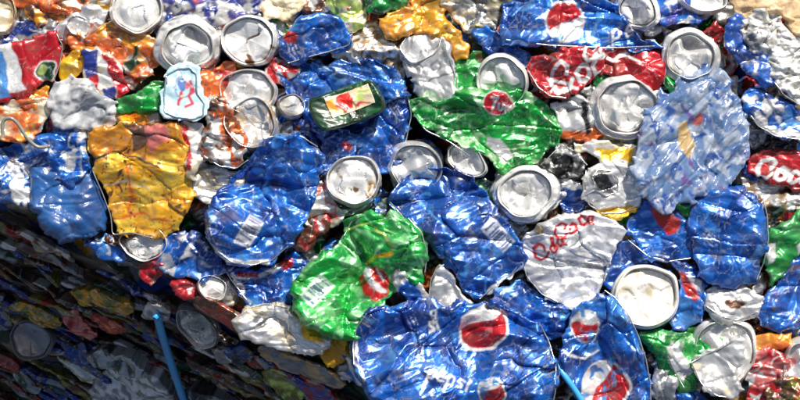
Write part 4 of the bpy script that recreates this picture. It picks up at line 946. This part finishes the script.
# many thin ribbons, each one flattened can seen on its edge
ANCH = [('the smooth blue bundle',66,215),('the grey round can bottom',30,340),('the hanging straw',168,350),('the oval squashed can end',196,328),('the clear grey plastic',135,385),
        ('the olive yellow ribbon',105,300),('the rusty red ribbon',228,316),('the small blue and white can on the crest',105,250),('the olive green curl',284,384),('the bright red scrap',182,290),('the left edge of the picture',0,270),('the bottom left corner',0,400),('the bronze ribbon',305,368),('the crinkled grey foil',118,355)]
CN = {'grey':'grey','silver':'silver','dkgreen':'dark green','brown':'brown','deep':'navy blue','red2':'dark red','olive':'olive','tan':'tan','green2':'green','blue2':'blue','dark':'blackish'}
rr_ = random.Random(11); used_l = set(); cnt = 0; tries = 0; placed = []
while cnt < 110 and tries < 6000:
    tries += 1
    px = rr_.uniform(-8, 372); ye = 200+px*195/372
    py = rr_.uniform(ye+9, min(408, ye+200))
    if py > 408: continue
    if min([math.hypot((px-q[0])*.45, py-q[1]) for q in placed]+[99]) < 6: continue
    if math.hypot(px-30, py-340) < 27 or math.hypot((px-196)/1.3, py-328) < 19: continue
    L = rr_.uniform(44, 120); W = rr_.uniform(5, 9); col, col2 = rr_.sample(['grey','dark','dkgreen','brown','deep','red2','olive','tan','dkgreen','silver','deep','dark','brown','brown'], 2)  # mostly dark picks, so part of the side's shade is in the ribbon colour
    an = sorted(ANCH, key=lambda q: math.hypot(px-q[1], py-q[2]))
    dx, dy = px-an[0][1], py-an[0][2]
    rel = ('right of' if dx > 0 else 'left of') if abs(dx) > abs(dy) else ('below' if dy > 0 else 'above')
    siz = 'long' if L > 92 else ('short' if L < 66 else 'middling')
    lab = f'{siz} {CN[col]} ribbon of flattened can {rel} {an[0][0]}'
    if lab in used_l: lab = f'{siz} {CN[col]} and {CN[col2]} flattened edge {rel} {an[0][0]}'
    if lab in used_l or len(lab.split()) > 16: continue
    used_l.add(lab); placed.append((px, py)); cnt += 1
    a, b = px2side(px, py, 10)
    t = math.radians(rr_.uniform(-7, 7)); pts = []
    for k in range(10):
        q = 2*math.pi*k/10; u = L/2*math.cos(q)*(1+.15*rr_.uniform(-1,1)); v = W/2*(1 if math.sin(q) > 0 else -1)*abs(math.sin(q))**.5*(1+.3*rr_.uniform(-1,1))
        pts.append((a+u*math.cos(t)-v*math.sin(t), b+u*math.sin(t)+v*math.cos(t)))
    # back to the photo grid, so that one builder serves both faces
    pp = []
    for (u, v) in pts:
        p = E0+e1*u-e2*v+e3*18; k = CAMH/(CAMH-p[2]); pp.append((400+p[0]*k, 200-p[1]*k))
    foil = col in ('grey','silver','tan')
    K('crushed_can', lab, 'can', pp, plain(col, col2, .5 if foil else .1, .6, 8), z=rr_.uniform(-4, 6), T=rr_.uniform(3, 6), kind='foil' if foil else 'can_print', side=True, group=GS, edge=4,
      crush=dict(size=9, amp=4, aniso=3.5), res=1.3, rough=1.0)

# ------------------------------------------------------------------ small scraps pressed into the gaps of the sunlit face
SHORT = [('the red can with the green badge',30,66),('the grey plastic',82,104),('the large yellow can',145,180),('the smooth blue bundle',66,200),('the pale blue moulded lid',183,92),('the stained white end',248,40),
  ('the wide silver flange',187,46),('the green tin',347,105),('the upright barcode can',262,200),('the curled bright green can',350,280),('the slanted barcode can',458,235),('the red lettered white can',572,260),
  ('the largest emblem can',455,355),('the tall emblem can',608,350),('the cream end',648,296),('the glossy blue can',730,236),('the crinkled pale bundle',692,140),('the green can with red badge',490,130),('the bare silver can',430,70),
  ('the red script can',565,74),('the large top emblem can',565,22),('the large swirl end',627,107),('the swirl dented lid',690,55),('the grainy white foil',780,62),('the open white can',612,190),('the pull tab silver end',526,194),
  ('the tan stained end',352,180),('the folded bent lid',725,362),('the yellow top can',430,25),('the domed bottom',137,8),('the cream can on the crest',285,330),('the right red script can',782,168),('the orange can',120,50)]
rs = random.Random(5); n_s = 0; tries = 0; CB = [(P.min(0), P.max(0), P) for P, l in COVER]
SC = {'blue':'blue','silver':'silver','white':'white','green2':'green','red':'red','yellow2':'yellow','orange':'orange','cream':'cream','brown':'brown','blue2':'dark blue','grey':'grey'}
spots_ = []
while n_s < 70 and tries < 9000:
    tries += 1
    px, py = rs.uniform(2, 798), rs.uniform(2, 398)
    if py > 196+px*195/372-8: continue
    a, b = px2top(px, py, 5); x = np.array([a]); y = np.array([b])
    if any(lo[0] < a < hi[0] and lo[1] < b < hi[1] and sdist(x, y, P)[0] > 0 for lo, hi, P in CB): continue
    if min([math.hypot(px-q[0], py-q[1]) for q in spots_]+[99]) < 9: continue
    an = sorted(SHORT, key=lambda q: math.hypot(px-q[1], py-q[2]))[:2]; col = rs.choice(list(SC)); size = rs.uniform(9, 17)
    lab = f"{'small' if size < 13 else 'larger'} {SC[col]} scrap in the gap between {an[0][0]} and {an[1][0]}"
    if lab in used_l: continue
    if len(lab.split()) > 16:
        dx, dy = px-an[0][1], py-an[0][2]
        lab = f"{'small' if size < 13 else 'larger'} {SC[col]} scrap in the gap {('right of' if dx > 0 else 'left of') if abs(dx) > abs(dy) else ('below' if dy > 0 else 'above')} {an[0][0]}"
        if lab in used_l: continue
    used_l.add(lab); spots_.append((px, py)); n_s += 1
    th = rs.uniform(0, 3.14); pts = []
    for k in range(7):
        q = 2*math.pi*k/7; r = size*rs.uniform(.65, 1.15); u, v = r*math.cos(q)*1.4, r*math.sin(q)*.8
        pts.append((px+u*math.cos(th)-v*math.sin(th), py+u*math.sin(th)+v*math.cos(th)))
    foil = col in ('silver','white','grey','cream')
    K('metal_scrap', lab, 'scrap', pts, plain(col, rs.choice(['silver','white','dark','brown']), .7 if foil else .05, .6, 8), z=rs.uniform(-4, 6), T=7, kind='foil' if foil else 'can_print',
      crush=dict(size=12, amp=6), res=1.3, smooth=0, group='scraps pressed into gaps of the sunlit face')
